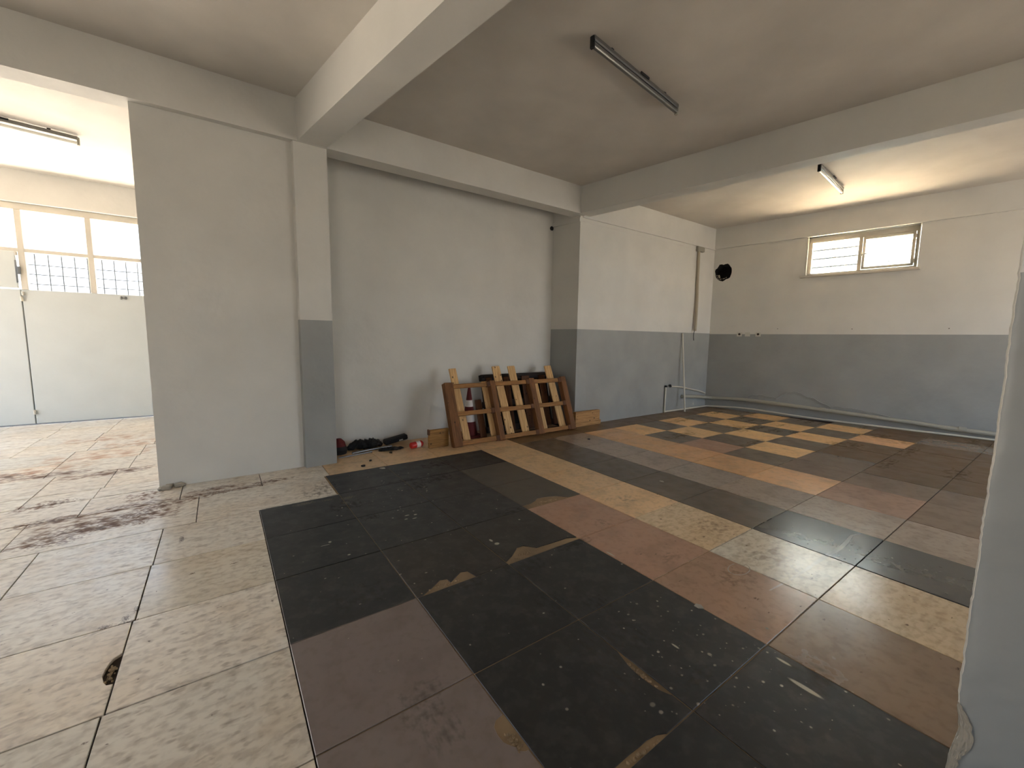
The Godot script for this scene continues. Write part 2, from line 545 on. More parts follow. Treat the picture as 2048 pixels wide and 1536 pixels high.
func far_wall() -> void:
	var o := struct("wall_far", "far wall with a high window, white above grey dado", "wall")
	o.transform = e_frame
	var th := -0.28
	# openings: window s 1.57..3.02, y 2.57..3.24; hole at s 0.19, y 2.77
	var st := stool()
	cbox(st, Vector3(-0.5, -0.1, th), Vector3(8.4, DADO - 0.012, 0))
	part("dado", st, M.grey_paint, o)
	st = stool()
	for b in [[1.0, 1.57, DADO - 0.012, CEIL], [3.02, 8.4, DADO - 0.012, CEIL], [1.57, 3.02, DADO - 0.012, 2.57], [1.57, 3.02, 3.24, CEIL], [-0.5, 1.0, DADO - 0.012, 2.45], [-0.5, 1.0, 3.10, CEIL]]:
		cbox(st, Vector3(b[0], b[2], th), Vector3(b[1], b[3], 0))
	# panel round the knocked-through hole
	var ring := []
	var nz := FastNoiseLite.new()
	nz.seed = 12
	nz.frequency = 0.9
	for k in 28:
		var a := TAU * k / 28.0
		var r := 0.162 * (1.0 + 0.16 * nz.get_noise_2d(cos(a) * 1.3, sin(a) * 1.3) + 0.05 * sin(a * 7.0))
		ring.append(Vector2(0.187 + cos(a) * r, 2.768 + sin(a) * r * 1.04))
	var upper := PackedVector2Array([Vector2(-0.5, 2.768), Vector2(-0.5, 3.10), Vector2(1.0, 3.10), Vector2(1.0, 2.768)])
	var lower := PackedVector2Array([Vector2(1.0, 2.768), Vector2(1.0, 2.45), Vector2(-0.5, 2.45), Vector2(-0.5, 2.768)])
	for k in 15:
		upper.append(ring[k])
		lower.append(ring[(14 + k) % 28])
	for poly in [upper, lower]:
		var idx := Geometry2D.triangulate_polygon(poly)
		for k in range(0, idx.size(), 3):
			var p := [poly[idx[k]], poly[idx[k + 1]], poly[idx[k + 2]]]
			if (p[1] - p[0]).cross(p[2] - p[0]) > 0:
				p = [p[0], p[2], p[1]]
			tri(st, Vector3(p[0].x, p[0].y, 0), Vector3(p[1].x, p[1].y, 0), Vector3(p[2].x, p[2].y, 0))
	cbox(st, Vector3(-0.5, 2.45, th), Vector3(1.0, 3.10, th + 0.04))
	part("upper_wall", st, M.white_paint, o)
	st = stool()
	for k in 28:
		var a: Vector2 = ring[k]
		var b: Vector2 = ring[(k + 1) % 28]
		var c := Vector2(0.187, 2.768)
		var a2 := c + (a - c) * 0.9
		var b2 := c + (b - c) * 0.9
		quad(st, Vector3(a.x, a.y, 0), Vector3(b.x, b.y, 0), Vector3(b2.x, b2.y, -0.22), Vector3(a2.x, a2.y, -0.22))
		tri(st, Vector3(a2.x, a2.y, -0.22), Vector3(b2.x, b2.y, -0.22), Vector3(c.x, c.y, -0.23))
	part("dark_hole", st, M.soot, o)  # near-black lining of the hole
	st = stool()
	var r2 := RandomNumberGenerator.new()
	r2.seed = 3
	for q in [[0.10, 2.70, 0.03, 0.06], [0.065, 2.675, 0.022, 0.018], [0.13, 2.645, 0.035, 0.015], [0.19, 2.65, 0.045, 0.016], [0.235, 2.668, 0.03, 0.012], [0.055, 2.72, 0.014, 0.02], [0.09, 2.64, 0.02, 0.012]]:
		var t := Transform3D(Basis(Vector3(0.3, 0.4, 1).normalized(), r2.randf() * 0.8), Vector3(q[0], q[1], -0.05))
		cbox(st, Vector3(-q[2], -q[3], -0.015) * 0.5, Vector3(q[2], q[3], 0.015) * 0.5, 0.004, t)
	part("broken_plaster", st, M.bare_plaster, o)
	# a coat of plaster that has come loose along a ragged line above the pipe
	st = stool()
	var crack := [[0.77, 0.293], [0.88, 0.345], [1.0, 0.365], [1.12, 0.34], [1.29, 0.333], [1.38, 0.39], [1.46, 0.45], [1.58, 0.477], [1.68, 0.45], [1.77, 0.40], [1.88, 0.381], [1.95, 0.33], [2.05, 0.30], [2.13, 0.262], [2.25, 0.275], [2.37, 0.262], [2.46, 0.272], [2.56, 0.248], [2.68, 0.239], [2.86, 0.197], [3.05, 0.175]]
	var pl2 := PackedVector2Array()
	for k in crack.size():
		pl2.append(Vector2(crack[k][0], crack[k][1] + r2.randf_range(-0.008, 0.008)))
		if k < crack.size() - 1:
			pl2.append(Vector2(lerpf(crack[k][0], crack[k + 1][0], 0.5), lerpf(crack[k][1], crack[k + 1][1], 0.5) + r2.randf_range(-0.012, 0.012)))
	for k in pl2.size() - 1:
		var a := pl2[k]
		var b := pl2[k + 1]
		quad(st, Vector3(a.x, a.y, 0.0), Vector3(b.x, b.y, 0.0), Vector3(b.x, b.y - 0.004, 0.016), Vector3(a.x, a.y - 0.004, 0.016))
		quad(st, Vector3(a.x, a.y - 0.004, 0.016), Vector3(b.x, b.y - 0.004, 0.016), Vector3(b.x, b.y - 0.05, 0.004), Vector3(a.x, a.y - 0.05, 0.004))
	part("loose_plaster_edge", st, M.grey_paint, o)
	# two small drilled holes
	for q in [[1.22, 1.63], [2.31, 1.62], [3.45, 1.62]]:
		st = stool()
		lathe(st, [Vector2(0.0, 0.0), Vector2(0.006, 0.0), Vector2(0.007, 0.002), Vector2(0.0, 0.003)], 8, Transform3D(Basis(Vector3.RIGHT, PI / 2), Vector3(q[0], q[1], 0.0)))
		part("drill_hole", st, M.dirty_screed, o)

func beams() -> void:
	var d := {
		"trim_1": ["beam over the partition and the left opening", rect(-4.75, -4.88, 0.95, ZA), BEAM],
		"trim_2": ["beam over the pallet niche", rect(0.95, -4.88, 4.62, ZA), BEAM],
		"trim_3": ["cross beam running from the column towards the camera", v2([0.708, -4.66, 0.973, -4.66, 0.973 + SK * 8.06, 3.4, 0.708 + SK * 8.06, 3.4]), BEAM + 0.002],
		"trim_4": ["cross beam in front of the far room", v2([4.5, -4.66, 4.74, -4.7, 4.74 + 0.19 * 8.1, 3.4, 4.5 + 0.2 * 8.06, 3.4]), BEAM + 0.002],
		"trim_5": ["beam above the wall right of the pallets", rect(4.62, -4.9, 8.6, -4.715), 3.225],
		"trim_7": ["beam above the glazed gate", rect(-4.75, -9.3, 0.7, -9.0), 3.205],
	}
	for k in d:
		var o := struct(k, d[k][0], "beam")
		var st := stool()
		prism(st, d[k][1], d[k][2], CEIL)
		part("plaster", st, M.white_paint, o)
	var o := struct("trim_6", "beam above the high window", "beam")
	o.transform = e_frame
	var st := stool()
	cbox(st, Vector3(-0.3, 3.24, -0.2), Vector3(8.3, CEIL, 0.045))
	part("plaster", st, M.white_paint, o)

# ------------------------------------------------------------------ glazed steel gate of the left room
func gate() -> void:
	var zf := -9.07
	var w := struct("wall_gate", "wall round the glazed gate of the left room", "wall")
	var st := stool()
	prism(st, rect(-0.25, -9.32, 0.7, zf), -0.1, CEIL)
	prism(st, rect(-4.75, -9.32, -4.45, zf), -0.1, CEIL)
	part("plaster", st, M.white_paint, w)
	var g := struct("door_1", "pale steel gate with glazed upper panes and window bars", "gate")
	g.position = Vector3(0, 0, zf)
	# rails and mullions
	var mull := [-4.42, -3.70, -3.00, -2.31, -1.595, -0.90, -0.28]
	for y in [[3.11, 3.205], [2.52, 2.575]]:
		st = stool()
		cbox(st, Vector3(-4.45, y[0], -0.05), Vector3(-0.25, y[1], 0.0), 0.006)
		part("rail", st, M.frame_paint, g)
	for x in mull:
		st = stool()
		cbox(st, Vector3(x, 1.99, -0.052), Vector3(x + 0.068, 3.11, 0.004), 0.006)
		part("mullion", st, M.frame_paint, g)
	# sheet panels below
	for p in [[-4.45, -3.735], [-3.73, -2.325], [-2.312, -0.25]]:
		st = stool()
		cbox(st, Vector3(p[0], 0.012, -0.045), Vector3(p[1], 1.99, -0.005), 0.005)
		part("sheet_panel", st, M.gate_paint, g)
	for x in [-3.75, -2.345]:
		st = stool()
		cbox(st, Vector3(x, 0.012, -0.062), Vector3(x + 0.06, 2.0, -0.046), 0.003)
		part("cover_strip", st, M.gate_paint, g)
	# the solid upper leaf at the left
	st = stool()
	cbox(st, Vector3(-3.63, 2.005, -0.03), Vector3(-2.335, 2.525, 0.012), 0.008)
	part("solid_leaf", st, M.gate_paint, g)
	# panes and bars
	for k in mull.size() - 1:
		st = stool()
		cbox(st, Vector3(mull[k] + 0.068, 2.575, -0.03), Vector3(mull[k + 1], 3.11, -0.025))
		part("frosted_pane", st, M.glass_frosted, g)
		if k == 1 or k == 2:
			continue
		st = stool()
		cbox(st, Vector3(mull[k] + 0.068, 1.99, -0.03), Vector3(mull[k + 1], 2.52, -0.025))
		part("pane", st, M.glass_clear, g)
		var x: float = mull[k] + 0.068 + 0.075
		while x < mull[k + 1] - 0.02:
			st = stool()
			tube(st, [Vector3(x, 1.99, -0.075), Vector3(x, 2.52, -0.075)], 0.0075, 6)
			part("window_bar", st, M.iron_bar, g)
			x += 0.138
		for y in [2.083, 2.221, 2.359]:
			st = stool()
			tube(st, [Vector3(mull[k] + 0.068, y, -0.083), Vector3(mull[k + 1], y, -0.085)], 0.0075, 6)
			part("window_bar", st, M.iron_bar, g)
	for q in [[-2.318, 1.855, 0.07], [-2.318, 0.19, 0.07], [-2.30, 1.93, 0.05], [-2.325, 2.49, 0.05]]:
		st = stool()
		tube(st, [Vector3(q[0], q[1] - q[2] / 2, 0.012), Vector3(q[0], q[1] + q[2] / 2, 0.012)], 0.016, 8)
		part("hinge", st, M.frame_paint, g)
	st = stool()
	cbox(st, Vector3(-2.345, 2.08, 0.0), Vector3(-2.325, 2.40, 0.03), 0.004)
	cbox(st, Vector3(-2.325, 2.20, 0.0), Vector3(-2.295, 2.31, 0.035), 0.004)
	part("lock", st, M.steel, g)
	st = stool()
	cbox(st, Vector3(-1.262, 1.925, -0.005), Vector3(-1.185, 1.935, 0.02), 0.003)
	for x in [-1.255, -1.2]:
		cbox(st, Vector3(x - 0.012, 1.915, -0.005), Vector3(x + 0.012, 1.962, 0.018), 0.004)
	part("latch", st, M.lamp_body, g)

# ------------------------------------------------------------------ window in the far wall
func back_window() -> void:
	var w := struct("window_1", "high two-light window with frosted right sash and iron bars", "window")
	w.transform = e_frame
	var z0 := -0.15
	var st := stool()
	for b in [[1.585, 3.005, 3.145, 3.235], [1.585, 3.005, 2.585, 2.612], [1.585, 1.637, 2.585, 3.235], [2.975, 3.005, 2.585, 3.235], [2.278, 2.33, 2.585, 3.235]]:
		cbox(st, Vector3(b[0], b[2], z0), Vector3(b[1], b[3], z0 + 0.06), 0.004)
	part("frame", st, M.frame_paint, w)
	st = stool()
	for b in [[2.335, 2.972, 3.098, 3.142], [2.335, 2.972, 2.615, 2.655], [2.335, 2.372, 2.615, 3.142], [2.932, 2.972, 2.615, 3.142]]:
		cbox(st, Vector3(b[0], b[2], z0 + 0.035), Vector3(b[1], b[3], z0 + 0.085), 0.006)
	var sash := part("sash", st, M.frame_paint, w)
	st = stool()
	cbox(st, Vector3(2.318, 2.83, z0 + 0.06), Vector3(2.345, 2.90, z0 + 0.10), 0.006)
	cbox(st, Vector3(2.31, 2.855, z0 + 0.085), Vector3(2.40, 2.872, z0 + 0.11), 0.005)
	part("handle", st, M.plastic_white, sash)
	for y in [2.68, 3.07]:
		st = stool()
		tube(st, [Vector3(2.975, y - 0.03, z0 + 0.075), Vector3(2.975, y + 0.03, z0 + 0.075)], 0.010, 8)
		part("hinge", st, M.frame_paint, sash)
	st = stool()
	cbox(st, Vector3(1.637, 2.612, z0 + 0.025), Vector3(2.278, 3.145, z0 + 0.030))
	part("pane", st, M.glass_clear, w)
	st = stool()
	cbox(st, Vector3(2.372, 2.655, z0 + 0.055), Vector3(2.932, 3.098, z0 + 0.060))
	part("frosted_pane", st, M.glass_frosted, w)
	st = stool()
	cbox(st, Vector3(1.505, 2.532, -0.16), Vector3(3.06, 2.572, 0.06), 0.008)
	part("sill", st, M.frame_paint, w)
	for y in [2.73, 2.878, 3.028]:
		st = stool()
		tube(st, [Vector3(1.55, y, -0.21), Vector3(3.04, y, -0.21)], 0.014, 6)
		part("window_bar", st, M.iron_bar, w)
	for x in [1.571, 3.006]:
		st = stool()
		cbox(st, Vector3(x, 2.572, -0.155), Vector3(x + 0.012, 3.24, 0.004), 0.003)
		part("reveal_bead", st, M.frame_paint, w)

# ------------------------------------------------------------------ floor
var maps := {}

func blob_image(seed_: int, size: int, freq: float, cut: float, soft: float, stretch: float, radial: bool) -> Image:
	# white image whose alpha is thresholded noise
	var n := FastNoiseLite.new()
	n.seed = seed_
	n.frequency = freq
	n.fractal_octaves = 5
	var src := n.get_image(size, maxi(8, int(size * stretch)), false, false, true)
	src.convert(Image.FORMAT_L8)
	src.resize(size, size, Image.INTERPOLATE_CUBIC)
	var d := src.get_data()
	var o := PackedByteArray()
	o.resize(size * size * 4)
	for i in size * size:
		var v := d[i] / 255.0
		if radial:
			var x := (i % size) / float(size) * 2.0 - 1.0
			var y := int(i / float(size)) / float(size) * 2.0 - 1.0
			v -= (x * x + y * y) * 0.75 - 0.12
		var a := clampf((v - cut) / soft, 0.0, 1.0)
		o[i * 4] = 255
		o[i * 4 + 1] = 255
		o[i * 4 + 2] = 255
		o[i * 4 + 3] = int(a * 255)
	return Image.create_from_data(size, size, false, Image.FORMAT_RGBA8, o)

func tinted(im: Image, c: Color, strength: float) -> Image:
	var d := im.get_data()
	for i in range(0, d.size(), 4):
		d[i] = int(c.r * 255)
		d[i + 1] = int(c.g * 255)
		d[i + 2] = int(c.b * 255)
		d[i + 3] = int(d[i + 3] * strength)
	return Image.create_from_data(im.get_width(), im.get_height(), false, Image.FORMAT_RGBA8, d)

class FloorMap:
	var col: Image
	var rough: Image
	var x0: float
	var z0: float
	var k: float   # pixels per metre
	var w: int
	var h: int
	func _init(ax: float, az: float, bx: float, bz: float, per_m: float) -> void:
		x0 = ax
		z0 = az
		k = per_m
		w = int((bx - ax) * per_m)
		h = int((bz - az) * per_m)
		col = Image.create(w, h, false, Image.FORMAT_RGBA8)
		rough = Image.create(w, h, false, Image.FORMAT_RGBA8)
	func area(ax: float, az: float, bx: float, bz: float) -> Rect2i:
		var a := Vector2i(roundi((ax - x0) * k), roundi((az - z0) * k))
		var b := Vector2i(roundi((bx - x0) * k), roundi((bz - z0) * k))
		return Rect2i(a, b - a)
	func tile(ax: float, az: float, bx: float, bz: float, c: Color, r: float) -> void:
		col.fill_rect(area(ax, az, bx, bz), c)
		rough.fill_rect(area(ax, az, bx, bz), Color(r, r, r))
	func lay(ov: Image, ovr: Image, ax: float, az: float, bx: float, bz: float, from := Vector2i.ZERO) -> void:
		# overlay laid pixel for pixel over an area
		var r := area(ax, az, bx, bz)
		col.blend_rect(ov, Rect2i(from, r.size), r.position)
		if ovr:
			rough.blend_rect(ovr, Rect2i(from, r.size), r.position)
	func stain(im: Image, imr: Image, cx: float, cz: float, sx: float, sz: float) -> void:
		var a := im.duplicate() as Image
		var pw := maxi(2, int(sx * k))
		var ph := maxi(2, int(sz * k))
		a.resize(pw, ph, Image.INTERPOLATE_BILINEAR)
		var p := Vector2i(roundi((cx - sx / 2 - x0) * k), roundi((cz - sz / 2 - z0) * k))
		col.blend_rect(a, Rect2i(0, 0, pw, ph), p)
		if imr:
			var b := imr.duplicate() as Image
			b.resize(pw, ph, Image.INTERPOLATE_BILINEAR)
			rough.blend_rect(b, Rect2i(0, 0, pw, ph), p)
	func disc(cx: float, cz: float, rx: float, rz: float, c: Color) -> void:
		var px := (cx - x0) * k
		var pz := (cz - z0) * k
		var ax := maxf(rx * k, 0.7)
		var az := maxf(rz * k, 0.7)
		for j in range(int(pz - az) - 1, int(pz + az) + 2):
			for i in range(int(px - ax) - 1, int(px + ax) + 2):
				if i < 0 or j < 0 or i >= w or j >= h:
					continue
				var d := Vector2((i + 0.5 - px) / ax, (j + 0.5 - pz) / az).length()
				if d < 1.15:
					col.set_pixel(i, j, col.get_pixel(i, j).lerp(c, clampf((1.15 - d) * 3.0, 0.0, 1.0)))

const TONES := {
	"travertine": [Color(0.895, 0.86, 0.80), 0.29],
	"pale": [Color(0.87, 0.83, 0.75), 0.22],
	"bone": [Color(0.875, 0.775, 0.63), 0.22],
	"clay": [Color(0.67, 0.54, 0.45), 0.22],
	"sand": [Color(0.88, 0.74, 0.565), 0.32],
	"tan": [Color(0.88, 0.69, 0.49), 0.3],
	"black": [Color(0.112, 0.121, 0.130), 0.4],
	"soot": [Color(0.150, 0.135, 0.122), 0.42],
	"taupe": [Color(0.50, 0.455, 0.435), 0.42],
	"olive": [Color(0.34, 0.305, 0.255), 0.48],
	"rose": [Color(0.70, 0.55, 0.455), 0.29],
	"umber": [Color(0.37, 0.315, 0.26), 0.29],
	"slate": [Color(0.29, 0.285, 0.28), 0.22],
	"grey": [Color(0.655, 0.585, 0.52), 0.22],
	"check_light": [Color(0.96, 0.78, 0.54), 0.34],
	"check_dark": [Color(0.46, 0.405, 0.335), 0.34],
	"brown": [Color(0.42, 0.325, 0.21), 0.36],
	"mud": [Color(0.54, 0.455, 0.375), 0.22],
}

func floor_tiles() -> void:
	var root := struct("floor", "worn stone tile floor in beige, black and brown", "floor")
	# bedding
	var st := stool()
	prism(st, rect(-5.0, -9.4, 10.9, 3.7), -0.12, -0.012)
	part("bedding", st, M.dirty_screed, root)
	st = stool()
	prism(st, rect(0.19, -4.29, 2.58, 0.45), -0.0121, -0.0045)
	part("bedding", st, M.screed, root)
	for q in [rect(-4.7, -4.735, -1.82, 3.4), rect(-1.82, 0.455, 9.85, 3.4), rect(-4.7, -9.06, -3.31, -4.74), rect(-1.82, -0.15, -1.64, 0.45)]:
		st = stool()
		prism(st, q, -0.0115, -0.0005)
		part("paving", st, M.paving, root)
	# colour maps: hall near the camera, far room, left room
	var near := FloorMap.new(-1.7, -5.3, 4.36, 0.5, 330.0)
	var far := FloorMap.new(4.3, -4.9, 9.4, 0.5, 220.0)
	var left := FloorMap.new(-3.4, -9.1, 0.7, -4.4, 260.0)
	maps = {"near": near, "far": far, "left": left}
	# tiles: [x0, z0, x1, z1, kind, cuts]
	var tiles := []
	var cx := [0.184, 0.785, 1.382, 1.98, 2.58, 3.165, 3.765, 4.36, 5.02, 5.57, 6.15, 6.75, 7.32, 7.9, 8.5, 9.12]
	var rz := [-4.30, -3.73, -3.145, -2.56, -1.965, -1.36, -0.748, -0.15, 0.45]
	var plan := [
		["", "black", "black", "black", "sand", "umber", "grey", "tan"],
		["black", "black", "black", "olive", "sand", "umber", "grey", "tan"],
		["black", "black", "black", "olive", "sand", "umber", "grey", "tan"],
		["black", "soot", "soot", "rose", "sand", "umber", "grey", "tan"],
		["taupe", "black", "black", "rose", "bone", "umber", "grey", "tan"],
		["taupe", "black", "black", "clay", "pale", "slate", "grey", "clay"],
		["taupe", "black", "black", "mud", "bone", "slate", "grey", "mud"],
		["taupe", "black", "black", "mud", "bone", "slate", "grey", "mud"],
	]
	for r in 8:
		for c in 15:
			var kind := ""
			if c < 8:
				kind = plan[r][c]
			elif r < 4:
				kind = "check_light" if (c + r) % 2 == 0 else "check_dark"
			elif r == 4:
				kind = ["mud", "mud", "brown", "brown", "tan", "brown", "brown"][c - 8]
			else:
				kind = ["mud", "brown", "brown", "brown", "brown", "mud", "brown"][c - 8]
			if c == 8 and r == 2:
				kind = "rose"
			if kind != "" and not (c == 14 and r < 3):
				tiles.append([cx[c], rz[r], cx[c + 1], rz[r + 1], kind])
	# beige field left of the black tiles
	var lrows := [[-4.31, -3.715, [-1.8, -1.2, -0.215, 0.772]], [-3.715, -3.14, [-1.6, -1.0, -0.40, 0.184]], [-3.14, -2.558, [-1.6, -1.0, -0.407, 0.184]], [-2.558, -1.955, [-1.62, -1.02, -0.415, 0.184]], [-1.955, -1.356, [-1.63, -1.03, -0.424, 0.184]], [-1.356, -0.75, [-1.63, -1.03, -0.43, 0.184]], [-0.75, -0.15, [-1.63, -1.03, -0.43, 0.184]], [-0.15, 0.45, [-1.63, -1.03, -0.43, 0.184]]]
	for r in lrows:
		var xs: Array = r[2]
		for k in xs.size() - 1:
			var kind := "travertine"
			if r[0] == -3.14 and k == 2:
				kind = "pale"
			tiles.append([xs[k], r[0], xs[k + 1], r[1], kind])
	# strip along the partition and the niche
	var strip := [-1.6, -0.95, -0.346, 0.25, 0.825, 1.41, 2.02, 2.6, 3.165, 3.765, 4.36, 4.95, 5.52, 6.1, 6.7, 7.3, 7.9, 8.45]
	for k in strip.size() - 1:
		var in_niche := k >= 4 and k < 10
		tiles.append([strip[k], -4.90 if in_niche else -4.735, strip[k + 1], -4.315 if k < 3 else -4.30, "travertine" if k < 4 else ("sand" if k < 8 else "brown")])
		if in_niche:
			tiles.append([maxf(strip[k], 0.9), -5.258, strip[k + 1], -4.90, "sand"])
	# left room
	var room := [[-5.02, -4.74, [-3.3, -2.75, -2.16, -1.36, -0.94, -0.30, 0.3]], [-5.64, -5.02, [-3.3, -2.6, -1.97, -1.357, -0.92, -0.3, 0.3]], [-6.19, -5.64, [-3.3, -2.65, -2.05, -1.44, -0.837, -0.23, 0.4]], [-6.745, -6.19, [-3.3, -2.65, -2.05, -1.44, -0.82, -0.2, 0.4]], [-7.30, -6.745, [-3.3, -2.56, -1.952, -1.35, -0.75, -0.15, 0.45]], [-7.857, -7.30, [-3.3, -2.56, -1.96, -1.384, -0.78, -0.18, 0.42]], [-8.45, -7.857, [-3.3, -2.55, -1.93, -1.36, -0.76, -0.16, 0.44]], [-9.06, -8.45, [-3.3, -2.55, -1.95, -1.354, -0.75, -0.15, 0.45]]]
	for r in room:
		var xs: Array = r[2]
		for k in xs.size() - 1:
			tiles.append([xs[k], r[0], xs[k + 1], r[1], "travertine"])
	# paint the maps
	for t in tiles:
		var kd: Array = TONES[t[4]]
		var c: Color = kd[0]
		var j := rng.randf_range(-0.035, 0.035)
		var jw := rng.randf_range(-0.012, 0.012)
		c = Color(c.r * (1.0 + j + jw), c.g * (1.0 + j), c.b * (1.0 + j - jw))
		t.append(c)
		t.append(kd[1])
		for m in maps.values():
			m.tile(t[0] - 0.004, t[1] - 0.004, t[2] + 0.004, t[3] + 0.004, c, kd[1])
	weather(tiles)
	var mats := {}
	for k in maps:
		var m: FloorMap = maps[k]
		var sm := plain("tile_" + k, Color.WHITE, 1.0)
		m.col.convert(Image.FORMAT_RGB8)
		m.rough.convert(Image.FORMAT_L8)
		sm.albedo_texture = ImageTexture.create_from_image(m.col)
		sm.roughness_texture = ImageTexture.create_from_image(m.rough)
		sm.metallic_specular = 0.55
		mats[k] = sm
	# the pieces themselves
	for t in tiles:
		var g := 0.0028
		var p := rect(t[0] + g, t[1] + g, t[2] - g, t[3] - g)
		var holes := []
		if absf(t[0] - 0.785) < 0.01 and absf(t[1] + 2.56) < 0.01:
			holes = [v2([0.80, -1.9, 0.815, -1.964, 0.892, -2.006, 0.96, -2.05, 0.997, -2.037, 1.001, -1.994, 1.096, -2.056, 1.134, -2.042, 1.15, -1.97, 1.16, -1.9])]
		elif absf(t[0] - 1.382) < 0.01 and absf(t[1] + 2.56) < 0.01:
			holes = [v2([1.37, -1.9, 1.37, -1.99, 1.46, -2.039, 1.544, -2.103, 1.592, -2.102, 1.652, -2.031, 1.783, -2.023, 1.908, -2.02, 1.97, -1.992, 2.1, -1.975, 2.1, -1.9])]
		elif absf(t[0] - 1.98) < 0.01 and absf(t[1] + 3.145) < 0.01:
			holes = [v2([1.95, -2.5, 1.95, -2.64, 2.08, -2.641, 2.13, -2.66, 2.189, -2.698, 2.261, -2.691, 2.37, -2.647, 2.434, -2.572, 2.524, -2.564, 2.6, -2.563, 2.6, -2.5])]
		elif absf(t[2] + 0.415) < 0.01 and absf(t[1] + 2.558) < 0.01:
			holes = [v2([-0.38, -2.33, -0.421, -2.312, -0.44, -2.295, -0.451, -2.271, -0.457, -2.231, -0.46, -2.191, -0.449, -2.149, -0.437, -2.124, -0.38, -2.11])]
		elif absf(t[0] - 0.184) < 0.01 and absf(t[1] + 1.36) < 0.01:
			holes = [v2([0.80, -1.145, 0.776, -1.141, 0.749, -1.136, 0.730, -1.116, 0.724, -1.085, 0.726, -1.05, 0.739, -1.028, 0.752, -1.011, 0.749, -0.997, 0.772, -0.982, 0.80, -0.98])]
		elif absf(t[0] - 0.785) < 0.01 and absf(t[1] + 1.36) < 0.01:
			holes = [v2([1.40, -1.12, 1.378, -1.108, 1.355, -1.03, 1.349, -0.984, 1.349, -0.93, 1.356, -0.88, 1.374, -0.84, 1.40, -0.83]), v2([1.22, -0.74, 1.22, -0.752, 1.187, -0.768, 1.14, -0.776, 1.106, -0.775, 1.049, -0.777, 0.975, -0.776, 0.93, -0.752, 0.93, -0.74])]
		var cut := p
		for hl in holes:
			var res := Geometry2D.clip_polygons(cut, hl)
			if res.size() > 0:
				cut = res[0]
		st = stool()
		prism(st, cut, -0.012, rng.randf_range(-0.0012, 0.0012), 0.0016)
		var which := "near"
		if t[1] < -4.95 or (t[3] < -4.7 and t[0] < 0.3):
			which = "left"
		elif t[0] > 4.3:
			which = "far"
		if t[1] < -4.95 and t[0] > 0.55:
			which = "near"
		uv_part("tile", st, mats[which], root, maps[which])
	# rubble and grit lying in the broken corners
	st = stool()
	var r3 := RandomNumberGenerator.new()
	r3.seed = 44
	for i in 260:
		var spot: Array = [[0.98, -1.995, 0.14, 0.025], [1.55, -2.02, 0.15, 0.03], [1.36, -0.96, 0.012, 0.1], [1.07, -0.757, 0.1, 0.012], [-0.435, -2.2, 0.012, 0.06], [0.755, -1.03, 0.018, 0.05], [2.2, -2.6, 0.15, 0.03]][i % 7]
		var s := r3.randf_range(0.002, 0.006)
		var at := Vector3(spot[0] + r3.randfn() * spot[2] * 0.5, -0.006 + s * 0.3, spot[1] + r3.randfn() * spot[3] * 0.5)
		cbox(st, Vector3(-s, -s, -s), Vector3(s, s, s) * 0.8, s * 0.5, Transform3D(Basis.from_euler(Vector3(r3.randf() * 6, r3.randf() * 6, 0)), at))
	var gr := part("grit", st, M.screed, root)
	gr.set_meta("kind", "stuff")

func uv_part(called: String, st: SurfaceTool, m: Material, parent: Node, fm: FloorMap) -> void:
	st.generate_normals()
	var arr := st.commit_to_arrays()
	var vs: PackedVector3Array = arr[Mesh.ARRAY_VERTEX]
	var uv := PackedVector2Array()
	for v in vs:
		uv.append(Vector2((v.x - fm.x0) * fm.k / fm.w, (v.z - fm.z0) * fm.k / fm.h))
	arr[Mesh.ARRAY_TEX_UV] = uv
	var am := ArrayMesh.new()
	am.add_surface_from_arrays(Mesh.PRIMITIVE_TRIANGLES, arr)
	var o := MeshInstance3D.new()
	o.name = called
	o.mesh = am
	o.material_override = m
	parent.add_child(o, true)

